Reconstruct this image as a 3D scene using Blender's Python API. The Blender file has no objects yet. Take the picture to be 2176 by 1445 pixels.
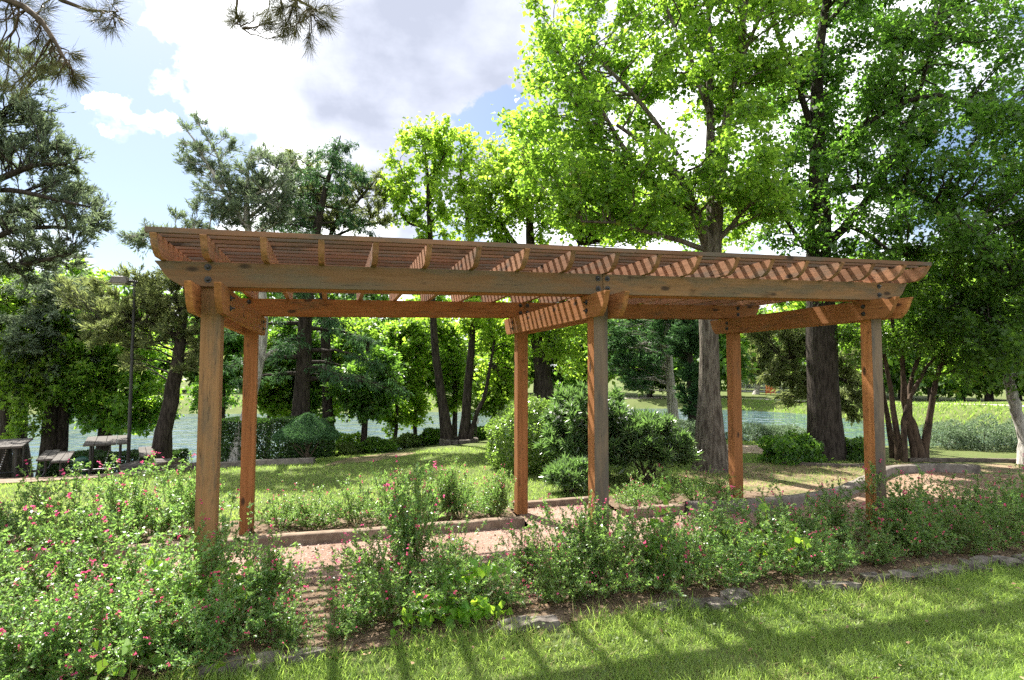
import bpy, bmesh, math
import numpy as np
from mathutils import Vector, Matrix

SC = bpy.context.scene
COL = SC.collection
rng = np.random.default_rng(7)
V3 = lambda *a: np.array(a, float)

# ------------------------------------------------------------------ camera
FOC = 1248.52                                     # focal length in pixels of the 2176 px wide photograph
CAM = V3(0.94254, -5.34709, 1.95)
FWD = V3(0.29314824, 0.95453148, 0.05416419)
RGT = V3(0.95590653, -0.29366625, 0.00168682)
UPV = V3(-0.01751631, -0.05128141, 0.99853062)
cd = bpy.data.cameras.new('camera'); cam = bpy.data.objects.new('camera', cd); COL.objects.link(cam)
cd.sensor_width = 36; cd.lens = 36 * FOC / 2176; cd.clip_start = 0.05; cd.clip_end = 3000
cam.matrix_world = Matrix(((RGT[0], UPV[0], -FWD[0], CAM[0]), (RGT[1], UPV[1], -FWD[1], CAM[1]),
                           (RGT[2], UPV[2], -FWD[2], CAM[2]), (0, 0, 0, 1)))
SC.camera = cam

# ------------------------------------------------------------------ sun, sky, exposure
SUN = V3(-0.20, 0.68, 1.0); SUN /= np.linalg.norm(SUN)          # towards the sun
sl = bpy.data.lights.new('sun', 'SUN'); sl.energy = 5.0; sl.angle = math.radians(0.7); sl.color = (1, .95, .86)
so = bpy.data.objects.new('sun', sl); COL.objects.link(so)
so.rotation_euler = Vector(-SUN).to_track_quat('-Z', 'Y').to_euler(); so.location = (0, 0, 30)
SC.view_settings.view_transform = 'Standard'; SC.view_settings.look = 'None'
SC.view_settings.exposure = 1.75; SC.view_settings.gamma = 1.0
SC.render.engine = 'CYCLES'
SC.cycles.use_denoising = False; SC.cycles.use_adaptive_sampling = True; SC.cycles.adaptive_threshold = 0.02
SC.cycles.max_bounces = 6; SC.cycles.diffuse_bounces = 3; SC.cycles.glossy_bounces = 2
SC.cycles.transmission_bounces = 4; SC.cycles.caustics_reflective = False; SC.cycles.caustics_refractive = False
SC.cycles.sample_clamp_indirect = 4; SC.cycles.sample_clamp_direct = 12


def at(px, py, d):
    return CAM + d * (FWD + RGT * (px - 1088) / FOC - UPV * (py - 722.5) / FOC)


def raydir(px, py):
    v = FWD + RGT * (px - 1088) / FOC - UPV * (py - 722.5) / FOC
    return v / np.linalg.norm(v)


class NT:
    def __init__(s, tree):
        s.t = tree; s.t.nodes.clear()

    def n(s, typ, **kw):
        nd = s.t.nodes.new(typ)
        for k, v in kw.items():
            if k.startswith('i_'):
                nd.inputs[k[2:].replace('_', ' ')].default_value = v
            elif k.startswith('x'):
                nd.inputs[int(k[1:])].default_value = v
            else:
                setattr(nd, k, v)
        return nd

    def l(s, a, b):
        s.t.links.new(a, b)

    def math(s, op, a, b=None, c=None):
        m = s.n('ShaderNodeMath', operation=op)
        for i, v in enumerate((a, b, c)):
            if v is None: continue
            if isinstance(v, (int, float)): m.inputs[i].default_value = v
            else: s.l(v, m.inputs[i])
        return m.outputs[0]

    def mix(s, f, a, b, blend='MIX'):
        m = s.n('ShaderNodeMix', data_type='RGBA', blend_type=blend)
        for i, v in ((0, f), (6, a), (7, b)):
            if isinstance(v, (int, float)): m.inputs[i].default_value = v
            elif isinstance(v, tuple): m.inputs[i].default_value = v if len(v) == 4 else (*v, 1)
            else: s.l(v, m.inputs[i])
        return m.outputs[2]

    def ramp(s, f, stops):
        r = s.n('ShaderNodeValToRGB'); e = r.color_ramp.elements
        while len(e) < len(stops): e.new(0.5)
        for el, (p, c) in zip(e, stops):
            el.position = p; el.color = c if len(c) == 4 else (*c, 1)
        s.l(f, r.inputs[0]); return r.outputs[0]

    def remap(s, f, a, b):
        m = s.n('ShaderNodeMapRange', interpolation_type='SMOOTHSTEP')
        s.l(f, m.inputs[0]); m.inputs[1].default_value = a; m.inputs[2].default_value = b
        return m.outputs[0]

    def noise(s, vec, scale, detail=4, rough=.55, out=0):
        k = s.n('ShaderNodeTexNoise'); k.inputs['Scale'].default_value = scale
        k.inputs['Detail'].default_value = detail; k.inputs['Roughness'].default_value = rough
        if vec is not None: s.l(vec, k.inputs['Vector'])
        return k.outputs[out]


world = bpy.data.worlds.new('World'); SC.world = world; world.use_nodes = True
w = NT(world.node_tree)
sky = w.n('ShaderNodeTexSky', sky_type='NISHITA', sun_disc=False)
sky.sun_elevation = math.asin(SUN[2]); sky.sun_rotation = math.atan2(SUN[0], SUN[1])
sky.air_density = 1.0; sky.dust_density = 1.2; sky.ozone_density = 1.5
SKYS = 0.05
tc = w.n('ShaderNodeTexCoord'); gen = tc.outputs['Generated']
skc = w.mix(1.0, sky.outputs[0], (SKYS, SKYS, SKYS), 'MULTIPLY')
sep = w.n('ShaderNodeSeparateXYZ'); w.l(gen, sep.inputs[0])
zz = w.math('ADD', w.math('MAXIMUM', sep.outputs[2], 0.0), 0.22)
comb = w.n('ShaderNodeCombineXYZ')
w.l(w.math('DIVIDE', sep.outputs[0], zz), comb.inputs[0]); w.l(w.math('DIVIDE', sep.outputs[1], zz), comb.inputs[1])
cv = comb.outputs[0]
nz = w.noise(cv, 1.7, 9, .58); nz2 = w.noise(cv, 4.5, 7, .6)


wn = w.n('ShaderNodeVectorMath', operation='SUBTRACT'); w.l(w.noise(gen, 7.0, 6, .6, 1), wn.inputs[0]); wn.inputs[1].default_value = (.5, .5, .5)
ws = w.n('ShaderNodeVectorMath', operation='MULTIPLY_ADD'); w.l(wn.outputs[0], ws.inputs[0]); ws.inputs[1].default_value = (.3, .3, .3); w.l(gen, ws.inputs[2])
warp = ws.outputs[0]


def lobe(px, py, deg):
    d = raydir(px, py)
    dp = w.n('ShaderNodeVectorMath', operation='DOT_PRODUCT'); w.l(warp, dp.inputs[0]); dp.inputs[1].default_value = d
    nrm = w.n('ShaderNodeVectorMath', operation='LENGTH'); w.l(warp, nrm.inputs[0])
    return w.remap(w.math('DIVIDE', dp.outputs['Value'], nrm.outputs['Value']), math.cos(math.radians(deg)), 1.0)


cover = w.math('ADD', nz, w.math('MULTIPLY', w.math('SUBTRACT', nz2, .5), .35))
cover = w.math('ADD', cover, .10)
for px, py, dg, a in ((520, 150, 17, .34), (900, 140, 17, .34), (290, 310, 12, -.58), (210, 200, 8, -.25), (1050, 240, 5, -.75),
                      (60, 40, 10, -.5), (330, 400, 9, -.3), (255, 270, 3.6, .75), (232, 228, 2.0, .6), (330, 190, 4, .35), (1400, 200, 22, .22), (2080, 300, 9, -.22), (620, 560, 14, .2)):
    cover = w.math('ADD', cover, w.math('MULTIPLY', lobe(px, py, dg), a))
mask = w.remap(cover, .42, .70)
shade = w.math('ADD', w.noise(cv, 2.6, 6, .55), w.math('MULTIPLY', lobe(900, 150, 19), .40))
shade = w.math('SUBTRACT', shade, w.math('MULTIPLY', lobe(440, 120, 16), .2))
ccol = w.ramp(shade, [(.46, (.72, .73, .74)), (.70, (.30, .315, .365)), (.92, (.20, .215, .262))])
mx = w.mix(mask, skc, ccol)
bg = w.n('ShaderNodeBackground'); w.l(mx, bg.inputs[0]); bg.inputs[1].default_value = 1.0
wo = w.n('ShaderNodeOutputWorld'); w.l(bg.outputs[0], wo.inputs[0])


# ------------------------------------------------------------------ materials
def newmat(name):
    m = bpy.data.materials.new(name); m.use_nodes = True
    t = NT(m.node_tree); out = t.n('ShaderNodeOutputMaterial')
    return m, t, out


def principled(t, col, rough=.7, spec=.3, bump=None, bstr=.3, bdist=.01, metal=0):
    p = t.n('ShaderNodeBsdfPrincipled'); p.inputs['Roughness'].default_value = rough
    p.inputs['Specular IOR Level'].default_value = spec; p.inputs['Metallic'].default_value = metal
    if isinstance(col, tuple): p.inputs['Base Color'].default_value = (*col, 1)
    else: t.l(col, p.inputs['Base Color'])
    if bump is not None:
        b = t.n('ShaderNodeBump'); b.inputs['Strength'].default_value = bstr; b.inputs['Distance'].default_value = bdist
        t.l(bump, b.inputs['Height']); t.l(b.outputs[0], p.inputs['Normal'])
    return p


def m_leaf(name, ca, cb, tr, fac=.45, rough=.45, spec=.35, dry=None, dthr=.94, var=.25):
    m, t, out = newmat(name)
    a = t.n('ShaderNodeAttribute', attribute_name='tint')
    oi = t.n('ShaderNodeObjectInfo')
    c = t.mix(a.outputs['Fac'], ca, cb)
    if dry: c = t.mix(t.math('GREATER_THAN', a.outputs['Fac'], dthr), c, dry)
    hv = t.n('ShaderNodeHueSaturation'); t.l(c, hv.inputs['Color'])
    t.l(t.math('ADD', t.math('MULTIPLY', oi.outputs['Random'], .03), .485), hv.inputs['Hue'])
    t.l(t.math('ADD', t.math('MULTIPLY', oi.outputs['Random'], var), 1 - var / 2), hv.inputs['Value'])
    p = principled(t, hv.outputs[0], rough, spec)
    tl = t.n('ShaderNodeBsdfTranslucent')
    t.l(t.mix(a.outputs['Fac'], tuple(x * .75 for x in tr), tr), tl.inputs[0])
    ms = t.n('ShaderNodeMixShader'); ms.inputs[0].default_value = fac
    t.l(p.outputs[0], ms.inputs[1]); t.l(tl.outputs[0], ms.inputs[2]); t.l(ms.outputs[0], out.inputs[0])
    return m


def m_flat(name, c1, c2, scale=8, rough=.8, spec=.25, bstr=.3, bdist=.01, metal=0, stretch=(1, 1, 1), detail=6):
    m, t, out = newmat(name)
    tc = t.n('ShaderNodeTexCoord'); mp = t.n('ShaderNodeMapping'); mp.inputs['Scale'].default_value = stretch
    oi = t.n('ShaderNodeObjectInfo')
    va = t.n('ShaderNodeVectorMath', operation='ADD'); t.l(tc.outputs['Object'], va.inputs[0])
    t.l(t.math('MULTIPLY', oi.outputs['Random'], 37.0), va.inputs[1])
    t.l(va.outputs[0], mp.inputs[0])
    n1 = t.noise(mp.outputs[0], scale, detail, .6)
    col = t.mix(t.remap(n1, .32, .68), c1, c2)
    t.l(principled(t, col, rough, spec, n1, bstr, bdist, metal).outputs[0], out.inputs[0])
    return m


def m_wood(name, c1, c2, grey, gamt, dark=(.03, .02, .015)):
    m, t, out = newmat(name)
    tc = t.n('ShaderNodeTexCoord'); oi = t.n('ShaderNodeObjectInfo')
    va = t.n('ShaderNodeVectorMath', operation='ADD'); t.l(tc.outputs['Object'], va.inputs[0])
    t.l(t.math('MULTIPLY', oi.outputs['Random'], 61.0), va.inputs[1])
    mp = t.n('ShaderNodeMapping'); mp.inputs['Scale'].default_value = (1.6, 42, 42); t.l(va.outputs[0], mp.inputs[0])
    grain = t.noise(mp.outputs[0], 1.0, 7, .65)
    mp2 = t.n('ShaderNodeMapping'); mp2.inputs['Scale'].default_value = (1.4, 6, 6); t.l(va.outputs[0], mp2.inputs[0])
    patch = t.noise(mp2.outputs[0], 1.2, 5, .6)
    fine = t.noise(va.outputs[0], 90, 3, .6)
    c = t.mix(t.remap(grain, .3, .7), c1, c2)
    tint = t.n('ShaderNodeHueSaturation'); t.l(c, tint.inputs['Color'])
    t.l(t.math('ADD', t.math('MULTIPLY', oi.outputs['Random'], .5), .75), tint.inputs['Value'])
    c = t.mix(t.math('MULTIPLY', t.remap(patch, .62 - gamt * .45, .80 - gamt * .3), .9), tint.outputs[0], grey)
    # green-brown algae speckle and pale lichen
    sp = t.math('MULTIPLY', t.remap(fine, .56, .72), t.remap(patch, .35, .6))
    c = t.mix(t.math('MULTIPLY', sp, .4), c, (.06, .045, .022))
    # knots
    mp3 = t.n('ShaderNodeMapping'); mp3.inputs['Scale'].default_value = (2.2, 5.0, 5.0); t.l(va.outputs[0], mp3.inputs[0])
    vo = t.n('ShaderNodeTexVoronoi'); vo.inputs['Scale'].default_value = 1.0; t.l(mp3.outputs[0], vo.inputs['Vector'])
    kn = t.math('SUBTRACT', 1.0, t.remap(vo.outputs['Distance'], .07, .16))
    c = t.mix(t.math('MULTIPLY', kn, .85), c, dark)
    mp5 = t.n('ShaderNodeMapping'); mp5.inputs['Scale'].default_value = (3.2, 8, 8); t.l(va.outputs[0], mp5.inputs[0])
    c = t.mix(t.math('MULTIPLY', t.remap(t.noise(mp5.outputs[0], 1.0, 4, .6), .60, .74), .6), c, tuple(x * .28 for x in c1))
    # drying checks: thin dark lines along the grain
    mp4 = t.n('ShaderNodeMapping'); mp4.inputs['Scale'].default_value = (.9, 26, 26); t.l(va.outputs[0], mp4.inputs[0])
    ck = t.noise(mp4.outputs[0], 1.0, 2, .5)
    line = t.math('SUBTRACT', 1.0, t.remap(t.math('ABSOLUTE', t.math('SUBTRACT', ck, .5)), .0, .012))
    line = t.math('MULTIPLY', line, t.remap(patch, .45, .6))
    c = t.mix(t.math('MULTIPLY', line, .75), c, dark)
    h = t.math('SUBTRACT', grain, t.math('MULTIPLY', line, .8))
    t.l(principled(t, c, .82, .2, h, .35, .004).outputs[0], out.inputs[0])
    return m


M = {}
M['wood_cedar'] = m_wood('wood_cedar', (.285, .112, .036), (.40, .172, .064), (.17, .10, .055), .14)
M['wood_beam'] = m_wood('wood_beam', (.165, .086, .037), (.215, .120, .058), (.13, .100, .064), .55)
M['wood_tan'] = m_wood('wood_tan', (.225, .115, .050), (.30, .160, .072), (.145, .102, .064), .36)
M['wood_grey'] = m_wood('wood_grey', (.145, .098, .064), (.185, .135, .096), (.095, .080, .066), .50)
M['wood_rafter'] = m_wood('wood_rafter', (.25, .118, .060), (.335, .170, .095), (.16, .118, .085), .30)
M['wood_slat'] = m_wood('wood_slat', (.150, .074, .042), (.20, .105, .062), (.115, .094, .074), .46)
M['steel_black'] = m_flat('steel_black', (.012, .012, .013), (.03, .028, .025), 30, .45, .5, .1, .002)
M['bark_grey'] = m_flat('bark_grey', (.055, .043, .034), (.18, .155, .125), 5, .9, .15, .9, .05, stretch=(4, 4, .8))
M['bark_dark'] = m_flat('bark_dark', (.018, .014, .011), (.065, .053, .043), 5, .9, .15, .9, .05, stretch=(4, 4, .7))
M['bark_pale'] = m_flat('bark_pale', (.16, .145, .13), (.50, .47, .43), 4, .9, .15, .8, .03, stretch=(5, 5, .7))
M['bark_tan'] = m_flat('bark_tan', (.03, .02, .014), (.10, .068, .045), 5, .85, .2, .5, .02, stretch=(3, 3, .8))
M['twig'] = m_flat('twig', (.05, .038, .028), (.12, .09, .065), 12, .9, .15, .2, .005)
M['stem_green'] = m_flat('stem_green', (.10, .10, .035), (.20, .15, .07), 12, .8, .2, .1, .002)
M['leaf_bright'] = m_leaf('leaf_bright', (.070, .145, .022), (.140, .210, .036), (.46, .76, .07), .52, .42, .4, (.20, .19, .03), .96)
M['leaf_yellow'] = m_leaf('leaf_yellow', (.095, .170, .024), (.17, .240, .040), (.56, .84, .08), .56)
M['leaf_mid'] = m_leaf('leaf_mid', (.046, .110, .024), (.098, .170, .040), (.30, .58, .06), .48, .4, .4, (.16, .16, .03), .97)
M['leaf_oak'] = m_leaf('leaf_oak', (.036, .092, .022), (.082, .150, .036), (.25, .53, .055), .47, .4, .45, (.16, .16, .03), .97)
M['leaf_dark'] = m_leaf('leaf_dark', (.034, .080, .018), (.075, .135, .030), (.26, .48, .045), .46)
M['leaf_myrtle'] = m_leaf('leaf_myrtle', (.045, .10, .020), (.10, .16, .032), (.32, .58, .05), .48, .35)
M['leaf_juniper'] = m_leaf('leaf_juniper', (.085, .115, .055), (.180, .200, .085), (.38, .46, .14), .38, .7, .15)
M['leaf_juniper_blue'] = m_leaf('leaf_juniper_blue', (.072, .108, .080), (.155, .190, .125), (.30, .40, .20), .36, .7, .15)
M['leaf_deodar'] = m_leaf('leaf_deodar', (.030, .075, .034), (.070, .135, .055), (.14, .30, .09), .32, .6, .2)
M['leaf_hedge_shaded'] = m_leaf('leaf_hedge_shaded', (.018, .042, .012), (.040, .075, .018), (.10, .22, .03), .3, .35, .45)  # leaf colour darkened to carry the shade the clipped hedges stand in
M['leaf_box'] = m_leaf('leaf_box', (.085, .160, .04), (.19, .25, .075), (.38, .62, .09), .42, .25, .9)
M['leaf_oleander'] = m_leaf('leaf_oleander', (.060, .125, .055), (.17, .235, .115), (.26, .48, .1), .34, .28, .7)
M['leaf_silver'] = m_leaf('leaf_silver', (.10, .15, .10), (.21, .26, .17), (.24, .36, .17), .32, .6, .3)
M['leaf_sage'] = m_leaf('leaf_sage', (.060, .140, .042), (.175, .255, .085), (.38, .66, .13), .45, .36, .6, (.30, .24, .07), .96, .5)
M['leaf_vine'] = m_leaf('leaf_vine', (.085, .19, .028), (.15, .25, .035), (.55, .85, .06), .55, .45, .35)
M['leaf_cover'] = m_leaf('leaf_cover', (.08, .14, .045), (.17, .22, .085), (.36, .54, .09), .42, .5, .3)
M['petal_pink'] = m_leaf('petal_pink', (.70, .06, .20), (.85, .14, .32), (.90, .18, .38), .45, .6, .2)
M['petal_white'] = m_leaf('petal_white', (.72, .73, .70), (.85, .85, .82), (.8, .8, .75), .35, .6, .2)
M['needle'] = m_leaf('needle', (.055, .062, .022), (.12, .105, .045), (.12, .13, .04), .2, .6, .2)
M['grass'] = m_leaf('grass', (.100, .165, .036), (.26, .310, .095), (.50, .72, .13), .48, .5, .3, (.36, .29, .13), .93)
M['grass_bank'] = m_leaf('grass_bank', (.10, .18, .035), (.22, .29, .065), (.44, .68, .10), .45, .6, .2)
M['litter'] = m_leaf('litter', (.14, .085, .045), (.34, .24, .15), (.2, .12, .06), .15, .8, .1)
M['pebble'] = m_leaf('pebble', (.18, .12, .09), (.44, .34, .28), (.1, .1, .1), .0, .8, .2)
M['concrete'] = m_flat('concrete', (.14, .10, .072), (.23, .175, .13), 9, .9, .15, .35, .006)
M['concrete_grey'] = m_flat('concrete_grey', (.11, .095, .08), (.20, .175, .15), 7, .9, .15, .35, .006)
M['stone'] = m_flat('stone', (.055, .046, .038), (.17, .15, .13), 11, .9, .2, .6, .02)
M['timber_dark'] = m_flat('timber_dark', (.06, .048, .04), (.15, .125, .10), 6, .9, .15, .5, .01, stretch=(.5, 5, 5))
M['plank_grey'] = m_flat('plank_grey', (.055, .05, .046), (.12, .108, .098), 6, .85, .2, .4, .006, stretch=(.6, 8, 8))
M['plank_tan'] = m_flat('plank_tan', (.30, .22, .165), (.44, .34, .26), 6, .85, .2, .4, .006, stretch=(.6, 8, 8))
M['green_plastic'] = m_flat('green_plastic', (.012, .06, .045), (.02, .09, .065), 5, .35, .5, .05, .002)
M['orange_plastic'] = m_flat('orange_plastic', (.75, .13, .03), (.85, .2, .05), 5, .6, .3, .05, .002)
M['galvanised'] = m_flat('galvanised', (.35, .36, .37), (.5, .51, .52), 20, .4, .5, .05, .002, .6)
M['sign_white'] = m_flat('sign_white', (.6, .6, .58), (.75, .75, .72), 10, .5, .4, .05, .002)
M['lamp_brown'] = m_flat('lamp_brown', (.10, .085, .07), (.16, .14, .12), 10, .5, .4, .05, .002)
M['lens'] = m_flat('lens', (.55, .55, .5), (.65, .65, .6), 10, .25, .5, .05, .002)


def m_ground(name, ca, cb, cc, s1=.7, s2=14, b=.04):
    m, t, out = newmat(name)
    g = t.n('ShaderNodeTexCoord').outputs['Object']
    n1 = t.noise(g, s1, 6, .6); n2 = t.noise(g, s2, 7, .7)
    c = t.mix(t.remap(n1, .38, .62), ca, cb)
    c = t.mix(t.math('MULTIPLY', t.remap(n2, .45, .68), .75), c, cc)
    t.l(principled(t, c, .95, .1, n2, .8, b).outputs[0], out.inputs[0]); return m


M['lawn_soil'] = m_ground('lawn_soil', (.075, .105, .03), (.10, .13, .042), (.12, .10, .055))
M['mulch'] = m_ground('mulch', (.10, .068, .045), (.16, .115, .08), (.26, .195, .14), 1.5, 38, .03)
M['gravel'] = m_ground('gravel', (.26, .17, .13), (.33, .23, .18), (.13, .08, .06), 1.2, 46, .03)
M['dirt'] = m_ground('dirt', (.24, .175, .115), (.105, .115, .045), (.085, .062, .036), 1.9, 22, .03)
M['far_path'] = m_ground('far_path', (.45, .39, .32), (.5, .44, .37), (.36, .30, .24), 1, 8, .01)

m, t, out = newmat('water')
g = t.n('ShaderNodeTexCoord').outputs['Object']
mp = t.n('ShaderNodeMapping'); mp.inputs['Scale'].default_value = (1, 1.7, 1); t.l(g, mp.inputs[0])
nn = t.math('ADD', t.math('MULTIPLY', t.noise(mp.outputs[0], 1.6, 2, .5), .35), t.math('MULTIPLY', t.noise(mp.outputs[0], .55, 2, .5), 1.0))
p = principled(t, (.055, .095, .125), .05, .5, nn, 1.0, .28); p.inputs['IOR'].default_value = 1.95
t.l(p.outputs[0], out.inputs[0]); M['water'] = m


# ------------------------------------------------------------------ object helpers
def tag(o, label=None, cat=None, group=None, kind=None):
    for k, v in (('label', label), ('category', cat), ('group', group), ('kind', kind)):
        if v: o[k] = v
    return o


def empty(name, loc, label, cat, group=None, rz=0, scale=1):
    o = bpy.data.objects.new(name, None); COL.objects.link(o); o.location = loc; o.rotation_euler = (0, 0, rz)
    o.scale = (scale,) * 3 if isinstance(scale, (int, float)) else scale
    o.empty_display_size = .2
    return tag(o, label, cat, group)


def mesh_np(name, verts, faces, mat, tint=None, smooth=False):
    """verts (N,3); faces: (M,k) array or list of such arrays"""
    me = bpy.data.meshes.new(name)
    fl = faces if isinstance(faces, list) else [faces]
    fl = [np.asarray(f, np.int32) for f in fl if len(f)]
    verts = np.asarray(verts, np.float32)
    me.vertices.add(len(verts)); me.vertices.foreach_set('co', verts.ravel())
    tot = np.concatenate([np.full(len(f), f.shape[1], np.int32) for f in fl])
    idx = np.concatenate([f.ravel() for f in fl])
    me.loops.add(len(idx)); me.loops.foreach_set('vertex_index', idx)
    me.polygons.add(len(tot)); st = np.zeros(len(tot), np.int32); st[1:] = np.cumsum(tot)[:-1]
    me.polygons.foreach_set('loop_start', st)
    try: me.polygons.foreach_set('loop_total', tot)
    except Exception: pass
    if smooth: me.polygons.foreach_set('use_smooth', np.ones(len(tot), bool))
    me.update(calc_edges=True)
    if tint is not None:
        a = me.attributes.new('tint', 'FLOAT', 'FACE'); a.data.foreach_set('value', np.asarray(tint, np.float32))
    if mat is not None: me.materials.append(mat)
    return me


def link(name, me, parent=None, loc=(0, 0, 0), rot=(0, 0, 0)):
    o = bpy.data.objects.new(name, me); COL.objects.link(o)
    o.parent = parent; o.location = loc; o.rotation_euler = rot
    return o


def bm_mesh(name, bm, mat, bevel=0, smooth=False):
    if bevel:
        bmesh.ops.bevel(bm, geom=[e for e in bm.edges if len(e.link_faces) == 2 and e.calc_face_angle(0) > .5], offset=bevel, segments=1, affect='EDGES')
    bmesh.ops.recalc_face_normals(bm, faces=bm.faces)
    me = bpy.data.meshes.new(name); bm.to_mesh(me); bm.free(); me.materials.append(mat)
    if smooth: me.polygons.foreach_set('use_smooth', np.ones(len(me.polygons), bool))
    return me


def prism(pts, th, bm=None):
    """polygon in local x-z extruded along local y, centred"""
    bm = bm or bmesh.new()
    a = [bm.verts.new((x, -th / 2, z)) for x, z in pts]; b = [bm.verts.new((x, th / 2, z)) for x, z in pts]
    bm.faces.new(a); bm.faces.new(b[::-1])
    n = len(pts)
    for i in range(n): bm.faces.new((a[i], b[i], b[(i + 1) % n], a[(i + 1) % n]))
    return bm


def box(bm, c, s, rot=None):
    m_ = Matrix.Translation(c) @ (rot.to_4x4() if rot is not None else Matrix.Identity(4)) @ Matrix.Diagonal((*s, 1))
    bmesh.ops.create_cube(bm, size=1, matrix=m_); return bm


def tubes(P, R, K):
    """P (B,n,3), R (B,n) -> verts, quads"""
    P = np.asarray(P, float); R = np.asarray(R, float); B, n, _ = P.shape
    T = np.gradient(P, axis=1); T /= np.linalg.norm(T, axis=2, keepdims=True) + 1e-9
    ref = np.where(np.abs(T[:, :1, 2:3]) > .75, V3(1, .13, 0)[None, None], V3(.1, .05, 1)[None, None])
    ref = np.repeat(ref, n, 1)
    A = np.cross(T, ref); A /= np.linalg.norm(A, axis=2, keepdims=True) + 1e-9
    C = np.cross(T, A)
    th = np.arange(K) * 2 * math.pi / K
    ring = P[:, :, None] + R[:, :, None, None] * (A[:, :, None] * np.cos(th)[:, None] + C[:, :, None] * np.sin(th)[:, None])
    v = ring.reshape(-1, 3)
    b, i, k = np.meshgrid(np.arange(B), np.arange(n - 1), np.arange(K), indexing='ij')
    k2 = (k + 1) % K; o = (b * n + i) * K; o2 = o + K
    q = np.stack([o + k, o + k2, o2 + k2, o2 + k], -1).reshape(-1, 4)
    return v, q


def merge(parts):
    vs, qs, o = [], [], 0
    for v, q in parts:
        vs.append(v); qs.append(q + o); o += len(v)
    return np.concatenate(vs), np.concatenate(qs)


def unit(a): return a / (np.linalg.norm(a, axis=-1, keepdims=True) + 1e-9)


def leaves(P, D, N, L, W, fold=.12, mid=.45):
    D = unit(D); S = unit(np.cross(D, N)); N = np.cross(S, D)
    L = np.asarray(L).reshape(-1, 1); W = np.asarray(W).reshape(-1, 1)
    a = P + D * L * mid + N * W * fold
    v = np.stack([P, a + S * W / 2, P + D * L - N * L * .12, a - S * W / 2], 1).reshape(-1, 3)
    f = np.arange(len(P) * 4).reshape(-1, 4)
    return v, f


def bez(a, b, n, lift=0., jit=0., r=None):
    t_ = np.linspace(0, 1, n)[:, None]
    m_ = (a + b) / 2 + V3(0, 0, lift)
    q = (1 - t_) ** 2 * a + 2 * t_ * (1 - t_) * m_ + t_ ** 2 * b
    if jit and r is not None: q[1:-1] += r.normal(0, jit, (n - 2, 3))
    return q


def resample(pts, n):
    pts = np.asarray(pts, float); s = np.r_[0, np.cumsum(np.linalg.norm(np.diff(pts[:, :3], axis=0), axis=1))]
    u = np.linspace(0, s[-1], n)
    return np.stack([np.interp(u, s, pts[:, k]) for k in range(pts.shape[1])], 1)


def smooth_poly(pts, n):
    q = resample(pts, n)
    for _ in range(2):
        q[1:-1] = (q[:-2] + 2 * q[1:-1] + q[2:]) / 4
    return q


# ------------------------------------------------------------------ terrain
NEAR = np.array([(-70, 30), (-30, 22), (-10, 16), (-5, 14.5), (0, 16), (4, 19), (9, 19.5), (15, 16.5), (19, 13.5), (25, 12), (29, 8), (34, 0), (44, -14), (60, -40)], float)
FAR = np.array([(-90, 56), (-50, 50), (-21.7, 45.9), (-9, 43.3), (7.9, 40.6), (28.2, 39.9), (33.9, 36.3), (35.3, 30.8), (33.2, 19.5), (32.6, 14.4), (36, 6), (46, -6), (60, -24), (80, -50)], float)
LAKE = np.concatenate([NEAR, FAR[::-1]])
WATER = -1.2


def pdist(X, Y, poly):
    d = np.full(X.shape, 1e9)
    for (x0, y0), (x1, y1) in zip(poly[:-1], poly[1:]):
        dx, dy = x1 - x0, y1 - y0; t_ = np.clip(((X - x0) * dx + (Y - y0) * dy) / (dx * dx + dy * dy), 0, 1)
        d = np.minimum(d, np.hypot(X - x0 - t_ * dx, Y - y0 - t_ * dy))
    return d


def inside(X, Y, poly):
    c = np.zeros(X.shape, bool); n = len(poly)
    for i in range(n):
        x0, y0 = poly[i]; x1, y1 = poly[(i + 1) % n]
        k = ((y0 > Y) != (y1 > Y)) & (X < (x1 - x0) * (Y - y0) / (y1 - y0 + 1e-12) + x0)
        c ^= k
    return c


def sstep(a, b, x):
    t_ = np.clip((x - a) / (b - a), 0, 1); return t_ * t_ * (3 - 2 * t_)


def height(X, Y):
    X = np.asarray(X, float); Y = np.asarray(Y, float)
    dn = pdist(X, Y, NEAR); df = pdist(X, Y, FAR); ins = inside(X, Y, LAKE)
    hn = WATER * (np.clip((8.5 - dn) / 8.5, 0, 1)) ** 1.5
    hf = WATER + (1.25 - .6 * sstep(18, 34, Y)) * sstep(0, 4.2, df) + .012 * np.clip(df - 7, 0, 200)
    h = np.where(dn < df, hn, hf)
    h = np.where(ins, WATER - .05 - .5 * sstep(0, 3, np.minimum(dn, df)), h)
    return h + .18 * sstep(-1.5, -5, Y) * (~ins)


def hz(x, y): return float(height(np.array([x]), np.array([y]))[0])


xs = np.unique(np.round(np.concatenate([np.linspace(-220, -40, 19), np.linspace(-40, -12, 29), np.linspace(-12, 40, 131), np.linspace(40, 80, 41), np.linspace(80, 320, 25)]), 3))
ys_ = np.unique(np.round(np.concatenate([np.linspace(-120, -14, 15), np.linspace(-14, 24, 96), np.linspace(24, 70, 80), np.linspace(70, 420, 36)]), 3))
GX, GY = np.meshgrid(xs, ys_); GZ = height(GX, GY)
ny, nx = GX.shape
ii, jj = np.meshgrid(np.arange(ny - 1), np.arange(nx - 1), indexing='ij')
q = np.stack([ii * nx + jj, ii * nx + jj + 1, (ii + 1) * nx + jj + 1, (ii + 1) * nx + jj], -1).reshape(-1, 4)
tag(link('ground', mesh_np('ground', np.stack([GX, GY, GZ], -1).reshape(-1, 3), q, M['lawn_soil'], smooth=True)), 'wide lawn sloping down to the lake and rising again beyond', 'ground', kind='structure')
bm = bmesh.new()
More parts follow.
